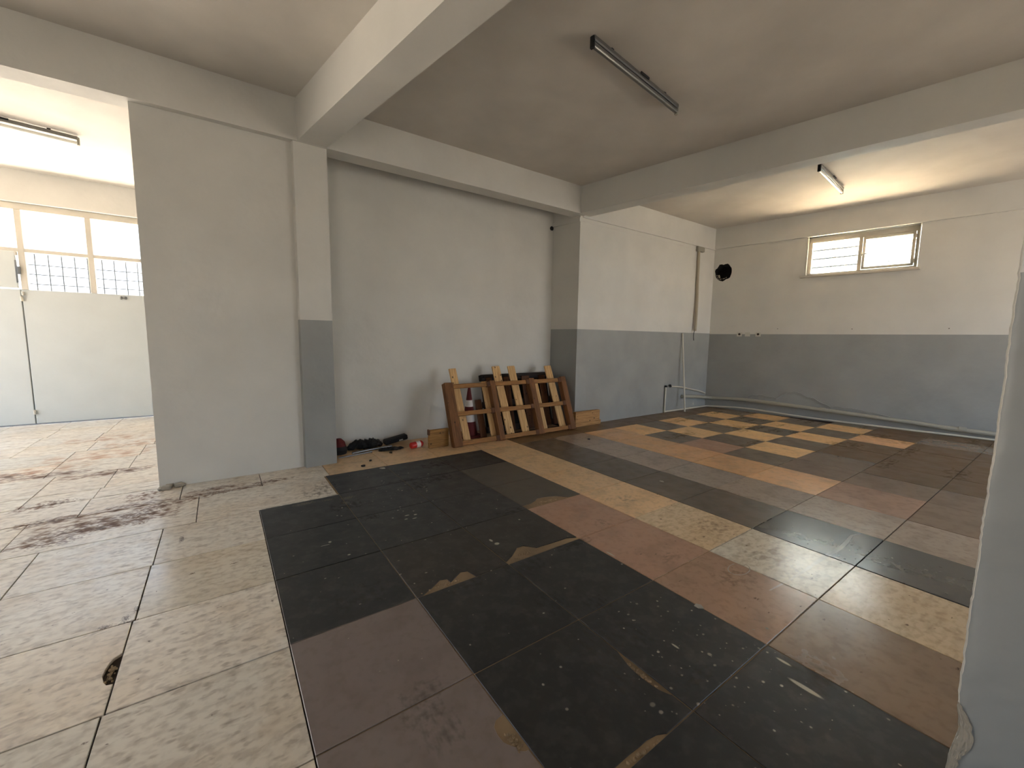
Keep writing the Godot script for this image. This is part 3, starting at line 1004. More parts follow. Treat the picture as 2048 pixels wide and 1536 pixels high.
func weather(tiles: Array) -> void:
	# grain and dirt, kept as overlays that are blended natively
	var streak := blob_image(1, 512, 0.012, 0.50, 0.35, 0.9, false)
	var grain := blob_image(2, 512, 0.05, 0.52, 0.30, 1.0, false)
	var veins := blob_image(21, 512, 0.07, 0.56, 0.16, 1.0, false)
	veins.resize(1024, 512, Image.INTERPOLATE_CUBIC)
	# travertine streaks run along x: stretch sideways
	var long := blob_image(3, 512, 0.045, 0.50, 0.30, 1.0, false)
	long.resize(1536, 512, Image.INTERPOLATE_CUBIC)
	var spots := blob_image(4, 256, 0.05, 0.46, 0.25, 1.0, true)
	var patch := blob_image(5, 256, 0.022, 0.42, 0.25, 1.0, true)
	var smear := blob_image(6, 256, 0.03, 0.40, 0.5, 0.5, true)
	var scuff := blob_image(8, 512, 0.022, 0.55, 0.2, 1.0, false)
	var o_long := tinted(long, Color(0.42, 0.33, 0.25), 0.11)
	var o_grain := tinted(grain, Color(0.36, 0.29, 0.22), 0.14)
	var o_veins := tinted(veins, Color(0.30, 0.23, 0.17), 0.10)
	var o_scuff_d := tinted(scuff, Color(0.32, 0.30, 0.28), 0.34)
	var o_grain_d := tinted(grain, Color(0.34, 0.32, 0.29), 0.28)
	var o_streak := tinted(streak, Color(0.26, 0.20, 0.15), 0.12)
	var soft := blob_image(9, 512, 0.016, 0.25, 0.6, 1.0, false)
	var rough_up := tinted(soft, Color(0.62, 0.62, 0.62), 0.4)
	var rough_gloss := tinted(soft, Color(0.27, 0.27, 0.27), 0.8)
	var flecks := blob_image(33, 512, 0.06, 0.66, 0.12, 1.0, false)
	flecks.resize(1024, 512, Image.INTERPOLATE_CUBIC)
	var o_flecks := tinted(flecks, Color(0.36, 0.28, 0.21), 0.22)
	var cloud := blob_image(51, 512, 0.007, 0.40, 0.4, 1.0, false)
	var o_cloud := tinted(cloud, Color(0.74, 0.60, 0.44), 0.16)
	var rough_long := tinted(long, Color(0.7, 0.7, 0.7), 0.35)
	for t in tiles:
		for m in maps.values():
			var f := Vector2i(rng.randi_range(0, 250), rng.randi_range(0, 250))
			match t[4]:
				"travertine", "pale", "bone":
					m.lay(o_long, rough_long if t[4] == "travertine" else rough_gloss, t[0], t[1], t[2], t[3], Vector2i(f.x * 2, f.y))
					m.lay(o_cloud, null, t[0], t[1], t[2], t[3], f)
					if t[4] == "travertine":
						m.lay(o_flecks, null, t[0], t[1], t[2], t[3], Vector2i(f.y * 2, f.x))
					m.lay(o_grain, null, t[0], t[1], t[2], t[3], Vector2i(f.y, f.x))
					m.lay(o_veins, null, t[0], t[1], t[2], t[3], Vector2i(f.y, f.y))
				"black", "soot", "check_dark", "olive", "umber", "slate":
					m.lay(o_scuff_d, rough_gloss if t[4] == "slate" else rough_up, t[0], t[1], t[2], t[3], f)
					m.lay(o_grain_d, null, t[0], t[1], t[2], t[3], Vector2i(f.y, f.x))
				_:
					m.lay(o_streak, rough_gloss if t[4] in ["grey", "clay", "mud"] else rough_up, t[0], t[1], t[2], t[3], f)
					m.lay(o_grain, null, t[0], t[1], t[2], t[3], Vector2i(f.y, f.x))
	var near: FloorMap = maps.near
	var far: FloorMap = maps.far
	var left: FloorMap = maps.left
	var mud := Color(0.36, 0.235, 0.15)
	var dk := Color(0.19, 0.125, 0.085)
	var o_mud := tinted(patch, mud, 0.75)
	var o_mud2 := tinted(smear, mud, 0.85)
	var o_mud3 := tinted(blob_image(77, 256, 0.06, 0.42, 0.35, 0.6, true), mud.darkened(0.1), 0.75)
	var o_spot := tinted(spots, dk, 0.85)
	var o_orange := tinted(smear, Color(0.62, 0.40, 0.24), 0.75)  # orange-brown smears for the left room floor
	var rg := tinted(patch, Color(0.9, 0.9, 0.9), 0.9)
	var rs := tinted(smear, Color(0.9, 0.9, 0.9), 0.9)
	# trodden mud across the threshold of the left room
	for q in [[-0.75, -4.33, 1.1, 0.22], [-0.45, -4.25, 0.7, 0.2], [-0.9, -4.15, 0.9, 0.28], [-0.55, -4.02, 0.8, 0.22], [-1.05, -4.30, 0.8, 0.25], [-0.75, -3.95, 0.5, 0.16], [-0.1, -4.45, 0.8, 0.16], [0.35, -4.42, 0.6, 0.16], [0.1, -4.35, 0.9, 0.12], [-0.3, -4.36, 0.6, 0.12], [-0.55, -3.92, 0.16, 0.1], [-0.85, -4.02, 1.0, 0.3], [-0.5, -4.12, 0.6, 0.3], [-1.1, -3.9, 0.7, 0.25], [-0.25, -4.3, 0.5, 0.2]]:
		near.stain(o_mud2, rs, q[0], q[1], q[2], q[3])
		near.stain(o_mud3, null, q[0] + rng.randf_range(-0.2, 0.2), q[1] + rng.randf_range(-0.05, 0.05), q[2] * 0.7, q[3])
	for q in [[-1.25, -4.75, 0.5, 0.35], [-0.6, -4.62, 0.45, 0.25], [-1.0, -5.55, 1.2, 0.35], [-1.5, -5.75, 1.3, 0.3], [-0.6, -4.5, 0.4, 0.15], [-1.9, -5.9, 1.2, 0.4]]:
		left.stain(o_mud2, rs, q[0], q[1], q[2], q[3])
		left.stain(o_mud3, null, q[0] + 0.1, q[1], q[2] * 0.8, q[3])
		near.stain(o_mud2, rs, q[0], q[1], q[2], q[3])
	for q in [[-1.2, -6.4, 1.6, 0.7], [-0.9, -6.9, 1.2, 0.6], [-1.6, -6.0, 1.5, 0.5], [-1.3, -7.4, 1.4, 0.6]]:
		left.stain(o_orange, null, q[0], q[1], q[2], q[3])
	# dark mould marks on the beige tiles
	for q in [[-0.515, -2.575, 0.10, 0.05], [-0.445, -2.60, 0.06, 0.10], [-0.41, -2.66, 0.05, 0.12], [-0.43, -2.56, 0.14, 0.03], [-0.28, -3.45, 0.05, 0.2], [0.155, -2.36, 0.035, 0.035], [-0.76, -3.95, 0.09, 0.06], [-0.2, -2.9, 0.05, 0.03], [0.0, -2.9, 0.09, 0.02]]:
		near.stain(o_spot, null, q[0], q[1], q[2], q[3])
	for i in 70:
		near.stain(o_spot, null, rng.randf_range(-1.3, 0.15), rng.randf_range(-4.2, -0.9), rng.randf_range(0.01, 0.04), rng.randf_range(0.006, 0.02))
	# worn stains on the beige and rose rows of the hall
	for q in [[2.83, -2.25, 0.26, 0.22], [2.70, -2.33, 0.2, 0.08], [2.3, -2.05, 0.22, 0.2], [2.3, -1.45, 0.3, 0.14], [2.95, -1.55, 0.35, 0.3], [2.85, -1.1, 0.45, 0.35], [2.75, -0.9, 0.3, 0.3], [2.4, -1.1, 0.35, 0.3], [2.2, -0.6, 0.45, 0.4], [3.0, -2.85, 0.08, 0.05]]:
		var pt := blob_image(rng.randi_range(60, 900), 128, 0.05, 0.5, 0.3, 1.0, true)
		near.stain(tinted(pt, Color(0.30, 0.23, 0.17), 0.26), null, q[0], q[1], q[2] * 1.3, q[3] * 1.3)
	for i in 90:
		near.stain(o_spot, null, rng.randf_range(2.1, 3.4), rng.randf_range(-2.2, -0.2), rng.randf_range(0.012, 0.05), rng.randf_range(0.006, 0.022))
	# brown film of dirt over the far corner, in patches
	for i in 26:
		var x := rng.randf_range(5.4, 9.0)
		var z := rng.randf_range(-4.2, -0.2)
		if z < -2.0 and rng.randf() < 0.4:
			continue
		far.stain(tinted(smear, Color(0.34, 0.25, 0.14), 0.5), rs, x, z, rng.randf_range(0.5, 1.3), rng.randf_range(0.15, 0.5))
	for i in 30:
		far.stain(tinted(smear, Color(0.12, 0.095, 0.075), 0.6), rs, rng.randf_range(6.8, 8.8), rng.randf_range(-4.3, -2.4), rng.randf_range(0.3, 0.9), rng.randf_range(0.06, 0.18))
	# sandy dust trodden along the joint at the far end of the black tiles
	for q in [[0.5, -3.66, 0.35, 0.10], [0.68, -3.64, 0.2, 0.08], [0.83, -3.6, 0.22, 0.12], [0.78, -3.5, 0.12, 0.1]]:
		near.stain(tinted(spots, Color(0.50, 0.44, 0.34), 0.85), null, q[0], q[1], q[2], q[3])
	for i in 26:
		near.stain(tinted(smear, Color(0.33, 0.30, 0.26), 0.5), rs, rng.randf_range(0.3, 2.0), rng.randf_range(-4.1, -0.3), rng.randf_range(0.2, 0.6), rng.randf_range(0.1, 0.4))
	# drips of emulsion on the dark tiles
	var drip := Color(0.74, 0.71, 0.64)
	for i in 380:
		var x := rng.randf_range(0.2, 1.97)
		var z := rng.randf_range(-4.25, -0.1)
		if x < 0.78 and z > -1.97:
			continue
		if i % 3 == 0:
			x = 1.18 + rng.randfn() * 0.28
			z = -3.35 + rng.randfn() * 0.4
		elif i % 3 == 1:
			x = 1.65 + rng.randfn() * 0.22
			z = -0.75 + rng.randfn() * 0.3
		var s := absf(rng.randfn()) * 0.0032 + 0.0012
		near.disc(x, z, s * rng.randf_range(0.8, 1.5), s, drip.darkened(rng.randf_range(0.0, 0.35)))
	for q in [[0.50, -2.83, 0.03, 0.004], [0.535, -2.86, 0.01, 0.012], [0.60, -2.62, 0.010, 0.008], [1.12, -2.98, 0.02, 0.008], [1.18, -2.96, 0.014, 0.01], [1.09, -2.92, 0.014, 0.007], [1.15, -2.90, 0.02, 0.006], [1.45, -2.28, 0.01, 0.02], [1.46, -2.22, 0.018, 0.016], [1.85, -0.55, 0.012, 0.06], [1.93, -0.66, 0.008, 0.03], [1.62, -0.98, 0.006, 0.02], [2.0, -1.7, 0.006, 0.035]]:
		near.disc(q[0], q[1], q[2], q[3], drip)
	# scattered pale flecks elsewhere
	for i in 120:
		near.disc(rng.randf_range(0.2, 4.3), rng.randf_range(-4.2, 0.2), rng.randf_range(0.001, 0.0035), rng.randf_range(0.001, 0.0035), Color(0.7, 0.66, 0.58))
	# long pale scrape and swirls
	var scrape := [Vector2(2.446, -0.933), Vector2(2.79, -0.912), Vector2(3.048, -0.895), Vector2(3.275, -0.885), Vector2(3.485, -0.892), Vector2(3.651, -0.896), Vector2(3.743, -0.872)]
	for i in 240:
		var f := i / 40.0
		var a: Vector2 = scrape[int(f)]
		var p: Vector2 = a.lerp(scrape[int(f) + 1], f - int(f))
		near.disc(p.x, p.y + 0.006 * sin(f * 2.1), 0.008, 0.004 + 0.010 * sin(PI * f / 6.0), near.col.get_pixelv(Vector2i(int((p.x - near.x0) * near.k), int((p.y - 0.03 - near.z0) * near.k))).lerp(Color(0.80, 0.78, 0.75), 0.45))
	for i in 70:
		var a := i / 70.0 * 5.2
		near.disc(2.52 + cos(a) * 0.085, -1.14 + sin(a) * 0.05, 0.003, 0.003, Color(0.66, 0.62, 0.58))
		near.disc(3.62 + cos(a) * 0.09, -3.75 + sin(a) * 0.05, 0.004, 0.003, Color(0.55, 0.51, 0.46))

# ------------------------------------------------------------------ lamps
func lamp(called_label: String, a: Vector3, b: Vector3, body: String, with_tube: bool, dark_end: bool) -> void:
	var mid := (a + b) / 2.0
	var turn := -atan2(b.z - a.z, b.x - a.x)
	var l := a.distance_to(b)
	var o := thing("fluorescent_lamp", called_label, "ceiling lamp", Vector3(mid.x, CEIL, mid.z), turn, "fluorescent battens on the ceiling")
	var h := l / 2.0
	var st := stool()
	cbox(st, Vector3(-h + 0.01, -0.052, -0.022), Vector3(h - 0.01, -0.012, 0.022), 0.008)
	part("batten", st, M[body], o)
	for x in [-h * 0.62, h * 0.62]:
		st = stool()
		cbox(st, Vector3(x - 0.015, -0.014, -0.012), Vector3(x + 0.015, 0.001, 0.012), 0.002)
		part("mounting_clip", st, M.dark_rubber, o)
	st = stool()
	cbox(st, Vector3(-0.03, -0.03, 0.02), Vector3(0.10, -0.012, 0.034), 0.004)
	part("starter", st, M.hole_black, o)
	for s in [-1.0, 1.0]:
		st = stool()
		cbox(st, Vector3(s * (h - 0.012) - 0.012, -0.108, -0.018), Vector3(s * (h - 0.012) + 0.012, -0.02, 0.018), 0.006)
		part("lamp_holder", st, M.dark_rubber if (dark_end and s < 0) else M.plastic_grey, o)
	if body == "lamp_chrome":
		st = stool()
		tube(st, [Vector3(-h + 0.02, -0.076, 0), Vector3(h - 0.02, -0.076, 0)], 0.024, 12, 0.8)
		part("reflector", st, M.lamp_chrome, o)
	elif with_tube:
		st = stool()
		tube(st, [Vector3(-h + 0.022, -0.086, 0), Vector3(h - 0.022, -0.086, 0)], 0.0165, 14)
		part("tube", st, M.tube_glass if body != "lamp_chrome" else M.lamp_chrome, o)

func lamps() -> void:
	lamp("old metal lamp batten on the ceiling between the two cross beams", Vector3(2.369, CEIL, -2.394), Vector3(3.706, CEIL, -2.563), "lamp_chrome", true, true)
	lamp("lamp batten with a white tube on the far room's ceiling", Vector3(6.299, CEIL, -2.267), Vector3(7.526, CEIL, -2.39), "lamp_body", true, true)
	lamp("grey lamp batten on the ceiling of the bright left room", Vector3(-2.43, CEIL, -6.80), Vector3(-1.21, CEIL, -7.044), "lamp_body", true, false)

# ------------------------------------------------------------------ pallets
func pallets() -> void:
	var lean := atan2(0.29, 0.78)
	var p := thing("wooden_pallet", "front wooden pallet on edge, brown frame with pale upright slats", "pallet", Vector3(0, 0, -4.53))
	p.rotation.x = -lean
	p.position = Vector3(3.38, 0.012, -4.53)
	# local: x along, y up the pallet, z towards the camera
	for q in [[-1.045, 0.125], [-0.355, 0.085], [0.325, 0.10], [0.95, 0.10]]:
		var st := stool()
		cbox(st, Vector3(q[0], 0.0, -0.095), Vector3(q[0] + q[1], 0.842, 0.0), 0.006)
		part("stringer", st, M.old_wood_y, p)
	for y in [0.012, 0.392, 0.762]:
		for seg in [[-0.92, -0.355], [-0.27, 0.325], [0.425, 0.95]]:
			var st := stool()
			cbox(st, Vector3(seg[0] - 0.02, y, -0.045), Vector3(seg[1] + 0.02, y + 0.058, -0.012), 0.004)
			part("cross_board", st, M.old_wood_x, p)
			st = stool()
			cbox(st, Vector3(seg[1] - 0.055, y - 0.008, -0.05), Vector3(seg[1] + 0.005, y + 0.066, -0.004), 0.006)
			part("block", st, M.dark_wood_y, p)
	for q in [[-0.85, 0.105, 1.055, -0.045], [-0.425, 0.098, 0.855, -0.01], [-0.165, 0.128, 1.068, -0.045], [0.10, 0.125, 1.065, -0.04], [0.485, 0.083, 0.842, -0.015], [0.815, 0.13, 1.05, -0.06]]:
		var st := stool()
		var t := Transform3D(Basis(Vector3(0, 0, 1), -q[3]), Vector3(q[0], 0.03, -0.098))
		cbox(st, Vector3(0, 0.0, -0.022), Vector3(q[1], q[2] - 0.03, 0.0), 0.004, t)
		var slat := part("slat", st, M.new_wood_y, p)
		for y in [0.03, 0.40, 0.77]:
			for x in [0.03, q[1] - 0.03]:
				st = stool()
				lathe(st, [Vector2(0.004, 0.0), Vector2(0.0, 0.0012)], 6, t * Transform3D(Basis(Vector3.RIGHT, PI / 2), Vector3(x, y + 0.015, 0.0)))
				part("nail_head", st, M.dark_rubber, slat)
	# the dark pallet behind, against the wall
	var b := thing("wooden_pallet", "dark weathered pallet leaning on the wall behind the front pallet", "pallet", Vector3(3.72, 0.036, -4.88))
	b.rotation.x = -0.25
	for q in [[-0.60, 0.10], [-0.30, 0.11], [0.04, 0.15], [0.38, 0.12], [0.56, 0.10]]:
		var st := stool()
		cbox(st, Vector3(q[0], 0.0, -0.022), Vector3(q[0] + q[1], 0.80, 0.0), 0.004)
		part("slat", st, M.dark_wood_y, b)
	for y in [0.0, 0.37, 0.76]:
		var st := stool()
		cbox(st, Vector3(-0.66, y, -0.11), Vector3(0.66, y + 0.09, -0.024), 0.006)
		part("stringer", st, M.dark_wood_x, b)
	var st3 := stool()
	cbox(st3, Vector3(-0.64, 0.80, -0.10), Vector3(0.64, 0.83, 0.0), 0.01)
	part("top_board", st3, M.dark_wood_x, b)
	st3 = stool()
	cbox(st3, Vector3(-0.62, 0.0, -0.135), Vector3(0.62, 0.80, -0.112), 0.004)
	part("gap_shade_board", st3, M.soot, b)  # near-black sheet painting in the shade seen between the slats
	# loose planks between the two
	var pk := thing("wooden_plank", "brown plank standing behind the front pallet's left opening", "plank", Vector3(2.92, 0.0, -4.78))
	pk.rotation.x = -0.33
	st3 = stool()
	cbox(st3, Vector3(-0.05, 0, -0.02), Vector3(0.05, 0.55, 0), 0.004)
	part("board", st3, M.dark_wood_y, pk)
	# crate board left, sawn block right
	var bx := thing("wooden_plank", "wide yellowish plank on its long edge left of the front pallet", "plank", Vector3(2.06, 0, -4.69))
	st3 = stool()
	cbox(st3, Vector3(0, 0.0, -0.04), Vector3(0.272, 0.232, 0.0), 0.006)
	part("body", st3, M.box_wood_x, bx)
	st3 = stool()
	prism(st3, v2([-0.006, -0.042, 0.012, -0.042, 0.012, 0.003, -0.006, 0.003]), 0.17, 0.238, 0.002)
	part("end_cleat", st3, M.dark_wood_y, bx)
	var bl := thing("timber_block", "split pale timber offcut on the floor right of the pallets", "timber", Vector3(4.52, 0, -4.645))
	st3 = stool()
	prism(st3, v2([0, -0.07, 0.57, -0.07, 0.60, -0.03, 0.56, 0.0, 0.0, 0.0]), 0.0, 0.06, 0.004)
	part("lower_half", st3, M.block_wood_x, bl)
	st3 = stool()
	prism(st3, v2([0, -0.068, 0.53, -0.068, 0.545, -0.01, 0.0, -0.006]), 0.064, 0.235, 0.006)
	part("upper_half", st3, M.block_wood_x, bl)
	# traffic cone
	var cn := thing("traffic_cone", "red and white traffic cone standing behind the front pallet", "traffic cone", Vector3(2.80, 0, -5.0))
	st3 = stool()
	cbox(st3, Vector3(-0.16, 0, -0.16), Vector3(0.16, 0.03, 0.16), 0.01)
	part("base", st3, M.dull_red, cn)
	var edges := [0.03, 0.22, 0.32, 0.43, 0.52, 0.69]
	for k in 5:
		st3 = stool()
		lathe(st3, [Vector2(lerpf(0.118, 0.018, (edges[k] - 0.03) / 0.66), edges[k]), Vector2(lerpf(0.118, 0.018, (edges[k + 1] - 0.03) / 0.66), edges[k + 1])] + ([Vector2(0.0, 0.69)] if k == 4 else []), 20)
		part("band", st3, M.cone_white if k % 2 == 1 else M.dull_red, cn)

# ------------------------------------------------------------------ pipes, cables, sockets
func services() -> void:
	var zw := -4.737
	# junction box and hanging trunking on the side wall
	var o := thing("junction_box", "small grey junction box under the ceiling beam", "junction box", Vector3(7.80, 3.12, zw))
	var st := stool()
	cbox(st, Vector3(-0.11, 0.0, 0.0), Vector3(0.12, 0.095, 0.055), 0.008)
	part("housing", st, M.plastic_grey, o)
	st = stool()
	cbox(st, Vector3(-0.10, 0.008, 0.055), Vector3(0.11, 0.088, 0.06), 0.003)
	part("lid", st, M.plastic_grey, o)
	o = thing("cable_trunking", "loose cable trunking hanging from the junction box, wire below", "cable trunking", Vector3(0, 0, 0))
	st = stool()
	tube(st, smooth_path([Vector3(7.765, 3.12, zw + 0.02), Vector3(7.76, 2.85, zw + 0.03), Vector3(7.765, 2.58, zw + 0.03), Vector3(7.772, 2.2, zw + 0.04), Vector3(7.76, 1.9, zw + 0.05), Vector3(7.74, 1.58, zw + 0.06)]), 0.024, 8, 1.4)
	part("duct", st, M.duct, o)
	st = stool()
	tube(st, smooth_path([Vector3(7.80, 3.12, zw + 0.015), Vector3(7.80, 2.6, zw + 0.025), Vector3(7.81, 2.1, zw + 0.035), Vector3(7.79, 1.62, zw + 0.05)]), 0.010, 8)
	part("cable", st, M.plastic_grey, o)
	st = stool()
	tube(st, smooth_path([Vector3(7.74, 1.62, zw + 0.06), Vector3(7.70, 1.53, zw + 0.06), Vector3(7.70, 1.46, zw + 0.06), Vector3(7.72, 1.39, zw + 0.055)]), 0.007, 6)
	part("wire", st, M.dark_rubber, o)
	# white pole leaning on the wall
	o = thing("plastic_pole", "thin white plastic pole leaning upright against the grey wall", "pole", Vector3(0, 0, 0))
	st = stool()
	tube(st, smooth_path([Vector3(7.36, 0.005, -4.56), Vector3(7.38, 0.5, -4.615), Vector3(7.37, 1.0, -4.66), Vector3(7.385, 1.52, -4.718)]), 0.0145, 10)
	part("pole", st, M.pipe_white, o)
	# water pipe: down the wall, along the floor, then along the far wall
	var ef := func(s: float, y: float, out: float) -> Vector3: return e_frame * Vector3(s, y, out)
	o = thing("water_pipe", "thin white water pipe along the foot of the far wall", "pipe", Vector3.ZERO)
	st = stool()
	tube(st, [Vector3(6.93, 0.50, zw + 0.022), Vector3(6.925, 0.25, zw + 0.022), Vector3(6.925, 0.022, zw + 0.022)], 0.016, 10)
	part("riser", st, M.pipe_white, o)
	st = stool()
	tube(st, smooth_path([Vector3(6.915, 0.018, zw + 0.022), Vector3(7.6, 0.018, zw + 0.03), Vector3(8.33, 0.02, zw + 0.05)]) + smooth_path([ef.call(0.08, 0.022, 0.05), ef.call(0.7, 0.06, 0.05), ef.call(1.2, 0.05, 0.06), ef.call(1.7, 0.03, 0.07), ef.call(2.6, 0.018, 0.07), ef.call(4.02, 0.018, 0.06), ef.call(6.5, 0.018, 0.06)]), 0.016, 10)
	part("run", st, M.pipe_white, o)
	st = stool()
	tube(st, [Vector3(6.93, 0.495, zw + 0.03), Vector3(6.93, 0.525, zw + 0.03)], 0.024, 10)
	part("cap", st, M.hole_black, o)
	o = thing("water_pipe", "short white pipe curving into the corner behind the leaning pole", "pipe", Vector3.ZERO)
	st = stool()
	tube(st, smooth_path([Vector3(7.07, 0.50, zw + 0.025), Vector3(7.4, 0.47, zw + 0.03), Vector3(7.8, 0.40, zw + 0.04), Vector3(8.1, 0.345, zw + 0.035), Vector3(8.3, 0.29, zw + 0.03)]), 0.015, 10)
	part("run", st, M.pipe_white, o)
	st = stool()
	tube(st, [Vector3(7.07, 0.50, zw + 0.032), Vector3(7.045, 0.525, zw + 0.032)], 0.023, 10)
	part("cap", st, M.hole_black, o)
	o = thing("drain_pipe", "thick grey drain pipe running along the far wall", "pipe", Vector3.ZERO)
	st = stool()
	tube(st, smooth_path([Vector3(7.47, 0.28, zw + 0.037), Vector3(7.9, 0.25, zw + 0.043), Vector3(8.26, 0.21, zw + 0.07)]) + smooth_path([ef.call(0.14, 0.20, 0.06), ef.call(0.5, 0.222, 0.056), ef.call(0.9, 0.232, 0.056), ef.call(1.74, 0.203, 0.056), ef.call(3.1, 0.143, 0.056), ef.call(4.02, 0.10, 0.056), ef.call(6.5, 0.09, 0.056)]), 0.034, 12)
	part("run", st, M.pipe_grey, o)
	for s in [2.02, 3.72]:
		st = stool()
		tube(st, [ef.call(s - 0.04, 0.143 + (3.1 - s) * 0.046 + 0.003, 0.056), ef.call(s + 0.04, 0.143 + (3.1 - s) * 0.046, 0.056)], 0.040, 12)
		part("coupling", st, M.pipe_grey, o)
	# sockets on the dado line
	var labs := ["white wall socket left of the row of three", "blank white cover plate in the middle of the socket row", "white wall socket right of the row of three"]
	for k in 3:
		o = thing("wall_socket", labs[k], "socket", Vector3.ZERO, 0.0, "sockets on the far wall")
		o.transform = e_frame * Transform3D(Basis(), Vector3([0.573, 0.717, 0.903][k], 1.522, 0.0))
		st = stool()
		cbox(st, Vector3(-0.045, -0.04, 0.0), Vector3(0.045, 0.04, 0.012), 0.004)
		part("plate", st, M.plastic_white, o)
		if k != 1:
			st = stool()
			lathe(st, [Vector2(0.0, 0.0), Vector2(0.02, 0.0), Vector2(0.022, 0.003), Vector2(0.0, 0.003)], 14, Transform3D(Basis(Vector3.RIGHT, PI / 2), Vector3(0, 0.004, 0.012)))
			part("outlet", st, M.dirty_screed, o)

# ------------------------------------------------------------------ rubbish
func heap(st: SurfaceTool, pts: Array, seed_: int, r: float, h: float) -> void:
	# a crumpled bundle: a noisy flattened tube
	var n := FastNoiseLite.new()
	n.seed = seed_
	n.frequency = 6.0
	st.set_smooth_group(1)
	var path := smooth_path(pts, 8)
	var rings := []
	for i in path.size():
		var f := float(i) / (path.size() - 1)
		var taper := pow(sin(PI * clampf(f, 0.03, 0.97)), 0.4)
		var c: Vector3 = path[i]
		var ring := []
		for k in 14:
			var a := TAU * k / 14.0
			var q := Vector3(0, sin(a), cos(a))
			var rr := r * taper * (1.0 + 0.9 * n.get_noise_3d(c.x * 1.5, q.y + c.y, q.z + i * 0.07))
			ring.append(Vector3(c.x + 0.02 * n.get_noise_2d(k, i), maxf(c.y + q.y * rr * h, 0.002), c.z + q.z * rr))
		rings.append(ring)
	for i in rings.size() - 1:
		for k in 14:
			var j := (k + 1) % 14
			quad(st, rings[i][k], rings[i + 1][k], rings[i + 1][j], rings[i][j])
	st.set_smooth_group(-1)

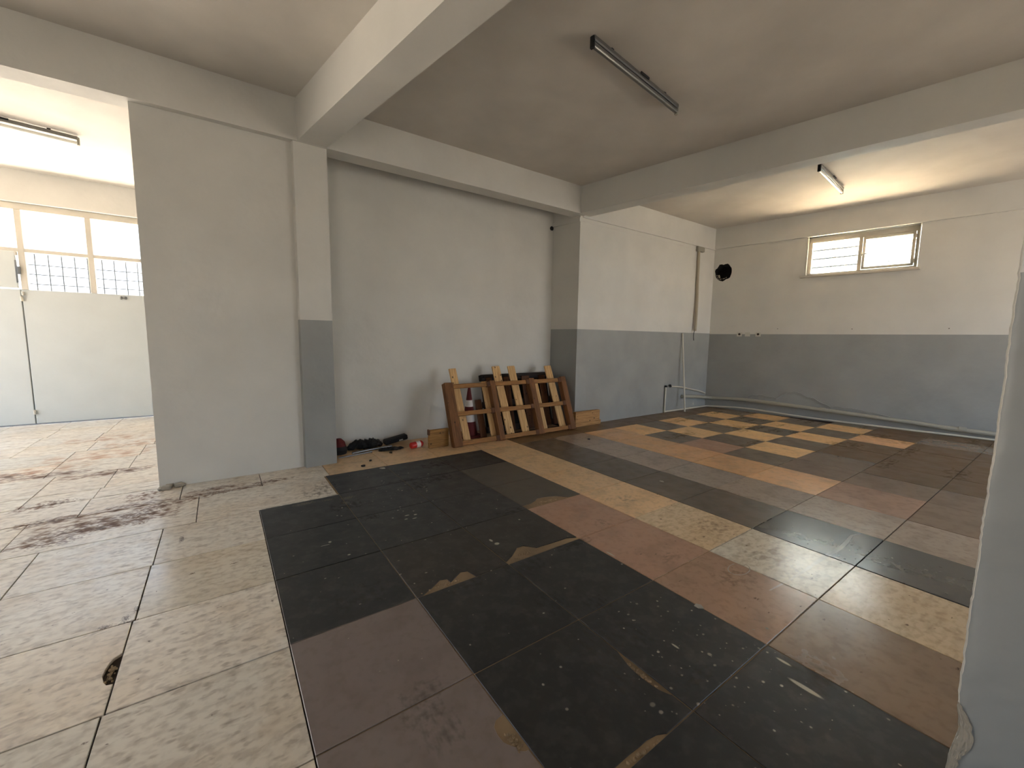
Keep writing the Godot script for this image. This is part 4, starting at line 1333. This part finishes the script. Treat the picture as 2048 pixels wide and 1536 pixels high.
func junk() -> void:
	var st := stool()
	var o := thing("black_cloth", "crumpled black cloth lying along the foot of the niche wall", "cloth", Vector3.ZERO)
	heap(st, [Vector3(1.19, 0.03, -5.12), Vector3(1.30, 0.06, -5.13), Vector3(1.42, 0.05, -5.13), Vector3(1.52, 0.055, -5.13), Vector3(1.61, 0.03, -5.13)], 5, 0.07, 0.8)
	part("fabric", st, M.dark_rubber, o)
	st = stool()
	o = thing("black_case", "flat black plastic case tilted up on the rubbish", "case", Vector3(1.73, -0.012, -5.13))
	o.rotation.z = 0.16
	cbox(st, Vector3(-0.08, 0.035, -0.05), Vector3(0.22, 0.10, 0.05), 0.012)
	part("body", st, M.dark_rubber, o)
	st = stool()
	cbox(st, Vector3(0.10, 0.045, 0.05), Vector3(0.15, 0.06, 0.054), 0.002)
	part("label_plate", st, M.plastic_white, o)
	st = stool()
	o = thing("black_rag", "small black rag on the tiles beside the metal strip", "rag", Vector3.ZERO)
	heap(st, [Vector3(1.50, 0.008, -4.90), Vector3(1.60, 0.014, -4.89), Vector3(1.70, 0.012, -4.88), Vector3(1.80, 0.010, -4.885)], 9, 0.042, 0.5)
	part("fabric", st, M.dark_rubber, o)
	o = thing("metal_strip", "long thin aluminium strip lying in front of the black cloth", "metal strip", Vector3.ZERO)
	st = stool()
	tube(st, [Vector3(1.20, 0.014, -4.94), Vector3(1.40, 0.014, -4.985), Vector3(1.70, 0.014, -5.01)], 0.012, 4)
	part("profile", st, M.steel, o)
	o = thing("metal_strip", "second aluminium strip flat on the floor beside the column", "metal strip", Vector3.ZERO)
	st = stool()
	tube(st, [Vector3(1.03, 0.010, -4.84), Vector3(1.42, 0.010, -4.90)], 0.008, 4)
	part("profile", st, M.steel, o)
	o = thing("rubbish_bag", "dark red and black bag tucked behind the column", "bag", Vector3(1.075, 0, -5.03))
	st = stool()
	st.set_smooth_group(1)
	lathe(st, [Vector2(0.0, 0.0), Vector2(0.085, 0.01), Vector2(0.095, 0.06), Vector2(0.08, 0.10)], 16)
	part("lower", st, M.dark_rubber, o)
	st = stool()
	lathe(st, [Vector2(0.08, 0.10), Vector2(0.065, 0.15), Vector2(0.03, 0.185), Vector2(0.0, 0.19)], 16)
	part("upper", st, M.dull_red, o)
	# red bottle with a white label, on its side
	o = thing("red_bottle", "red plastic bottle with a white label lying on its side", "bottle", Vector3(1.855, 0.0425, -4.79))
	var lie := Transform3D(Basis(Vector3(0, 1, 0), 0.15) * Basis(Vector3(0, 0, 1), -PI / 2 + 0.04), Vector3.ZERO)
	st = stool()
	lathe(st, [Vector2(0.0, 0.0), Vector2(0.03, 0.002), Vector2(0.04, 0.012), Vector2(0.041, 0.075)], 18, lie)
	part("body", st, M.red_plastic, o)
	st = stool()
	lathe(st, [Vector2(0.0415, 0.075), Vector2(0.0415, 0.13)], 18, lie)
	part("paper_label", st, M.cone_white, o)
	st = stool()
	lathe(st, [Vector2(0.041, 0.13), Vector2(0.04, 0.155), Vector2(0.025, 0.175), Vector2(0.0, 0.18)], 18, lie)
	part("shoulder", st, M.red_plastic, o)
	st = stool()
	o = thing("steel_edge", "thin dark steel profile standing behind the column", "metal profile", Vector3(0.995, 0, -4.90))
	cbox(st, Vector3(-0.008, 0.0, -0.008), Vector3(0.008, 0.92, 0.008), 0.002)
	part("profile", st, M.iron_bar, o)
	# crumbs on the floor
	var bits := [[1.183, -4.404, 0.022, "hole_black", "black crumb of rubble nearest the black tiles"], [1.303, -4.563, 0.018, "hole_black", "small black ring-like bit on the beige tiles"], [1.33, -4.235, 0.03, "bare_plaster", "white plaster crumb at the edge of the black tiles"], [4.119, -3.965, 0.018, "hole_black", "lone black crumb on the grey tiles right of the pallets"], [1.974, -1.078, 0.022, "bare_plaster", "white plaster flake on the seam of black and brown tiles"], [3.484, -2.36, 0.022, "bare_plaster", "small square white chip on the dark brown tiles"], [1.60, -4.758, 0.02, "hole_black", "black hook-shaped scrap in front of the rag"]]
	for q in bits:
		o = thing("debris_crumb", q[4], "debris", Vector3(q[0], 0.0, q[1]), rng.randf() * 3.0, "crumbs of debris on the floor")
		st = stool()
		var s: float = q[2]
		prism(st, v2([-s, -s * 0.6, s * 0.2, -s * 0.8, s, -s * 0.1, s * 0.5, s * 0.7, -s * 0.7, s * 0.5]), 0.0, s * (0.8 if q[3] == "hole_black" else 0.35), s * 0.15)
		part("chip", st, M[q[3]], o)
	o = thing("plaster_rubble", "crumbled white plaster at the foot of the partition's free end", "rubble", Vector3(-0.46, 0, -4.70))
	for k in 9:
		st = stool()
		var s := rng.randf_range(0.012, 0.035)
		cbox(st, Vector3(-s, 0, -s * 0.7), Vector3(s, s * 1.1, s * 0.7), s * 0.3, Transform3D(Basis(Vector3.UP, rng.randf() * 3), Vector3(rng.randf_range(-0.05, 0.12), 0, rng.randf_range(-0.03, 0.035))))
		part("lump", st, M.bare_plaster, o)

# ------------------------------------------------------------------ outside
func surroundings() -> void:
	var g := struct("ground", "unseen ground outside, dark yard with pale areas added to bounce sunlight indoors", "ground")
	var st := stool()
	prism(st, rect(-60, -60, 60, 60), -0.5, -0.13)
	part("earth", st, M.yard, g)
	st = stool()
	prism(st, v2([ex(-12.0) + 0.3, -12.0, ex(-12.0) + 16.0, -12.0, ex(6.0) + 16.0, 6.0, ex(6.0) + 0.3, 6.0]), -0.13, 0.02)
	part("terrace", st, M.terrace, g)  # unseen pale ground, added to bounce sun through the window onto the ceiling
	st = stool()
	prism(st, rect(-14.0, -25.0, 3.0, -9.4), -0.13, 0.02)
	part("forecourt", st, M.forecourt, g)  # unseen paving, added to bounce sun up into the left room
	var n := thing("street_building_outside", "pale neighbouring building seen through the high window", "building", Vector3(0, -0.13, 0))
	n.transform = e_frame * Transform3D(Basis(), Vector3(0, -0.13, -9.0))
	st = stool()
	cbox(st, Vector3(-6, 0, -6), Vector3(9.0, 9.0, 0))
	part("facade", st, M.render_coat, n)
	st = stool()
	tube(st, [Vector3(0.9, 0.1, 0.08), Vector3(0.9, 8.9, 0.08)], 0.06, 10)
	part("downpipe", st, M.pipe_grey, n)
	st = stool()
	cbox(st, Vector3(-6.1, 9.0, -6.1), Vector3(9.1, 9.2, 0.1), 0.02)
	part("roof_edge", st, M.frame_paint, n)
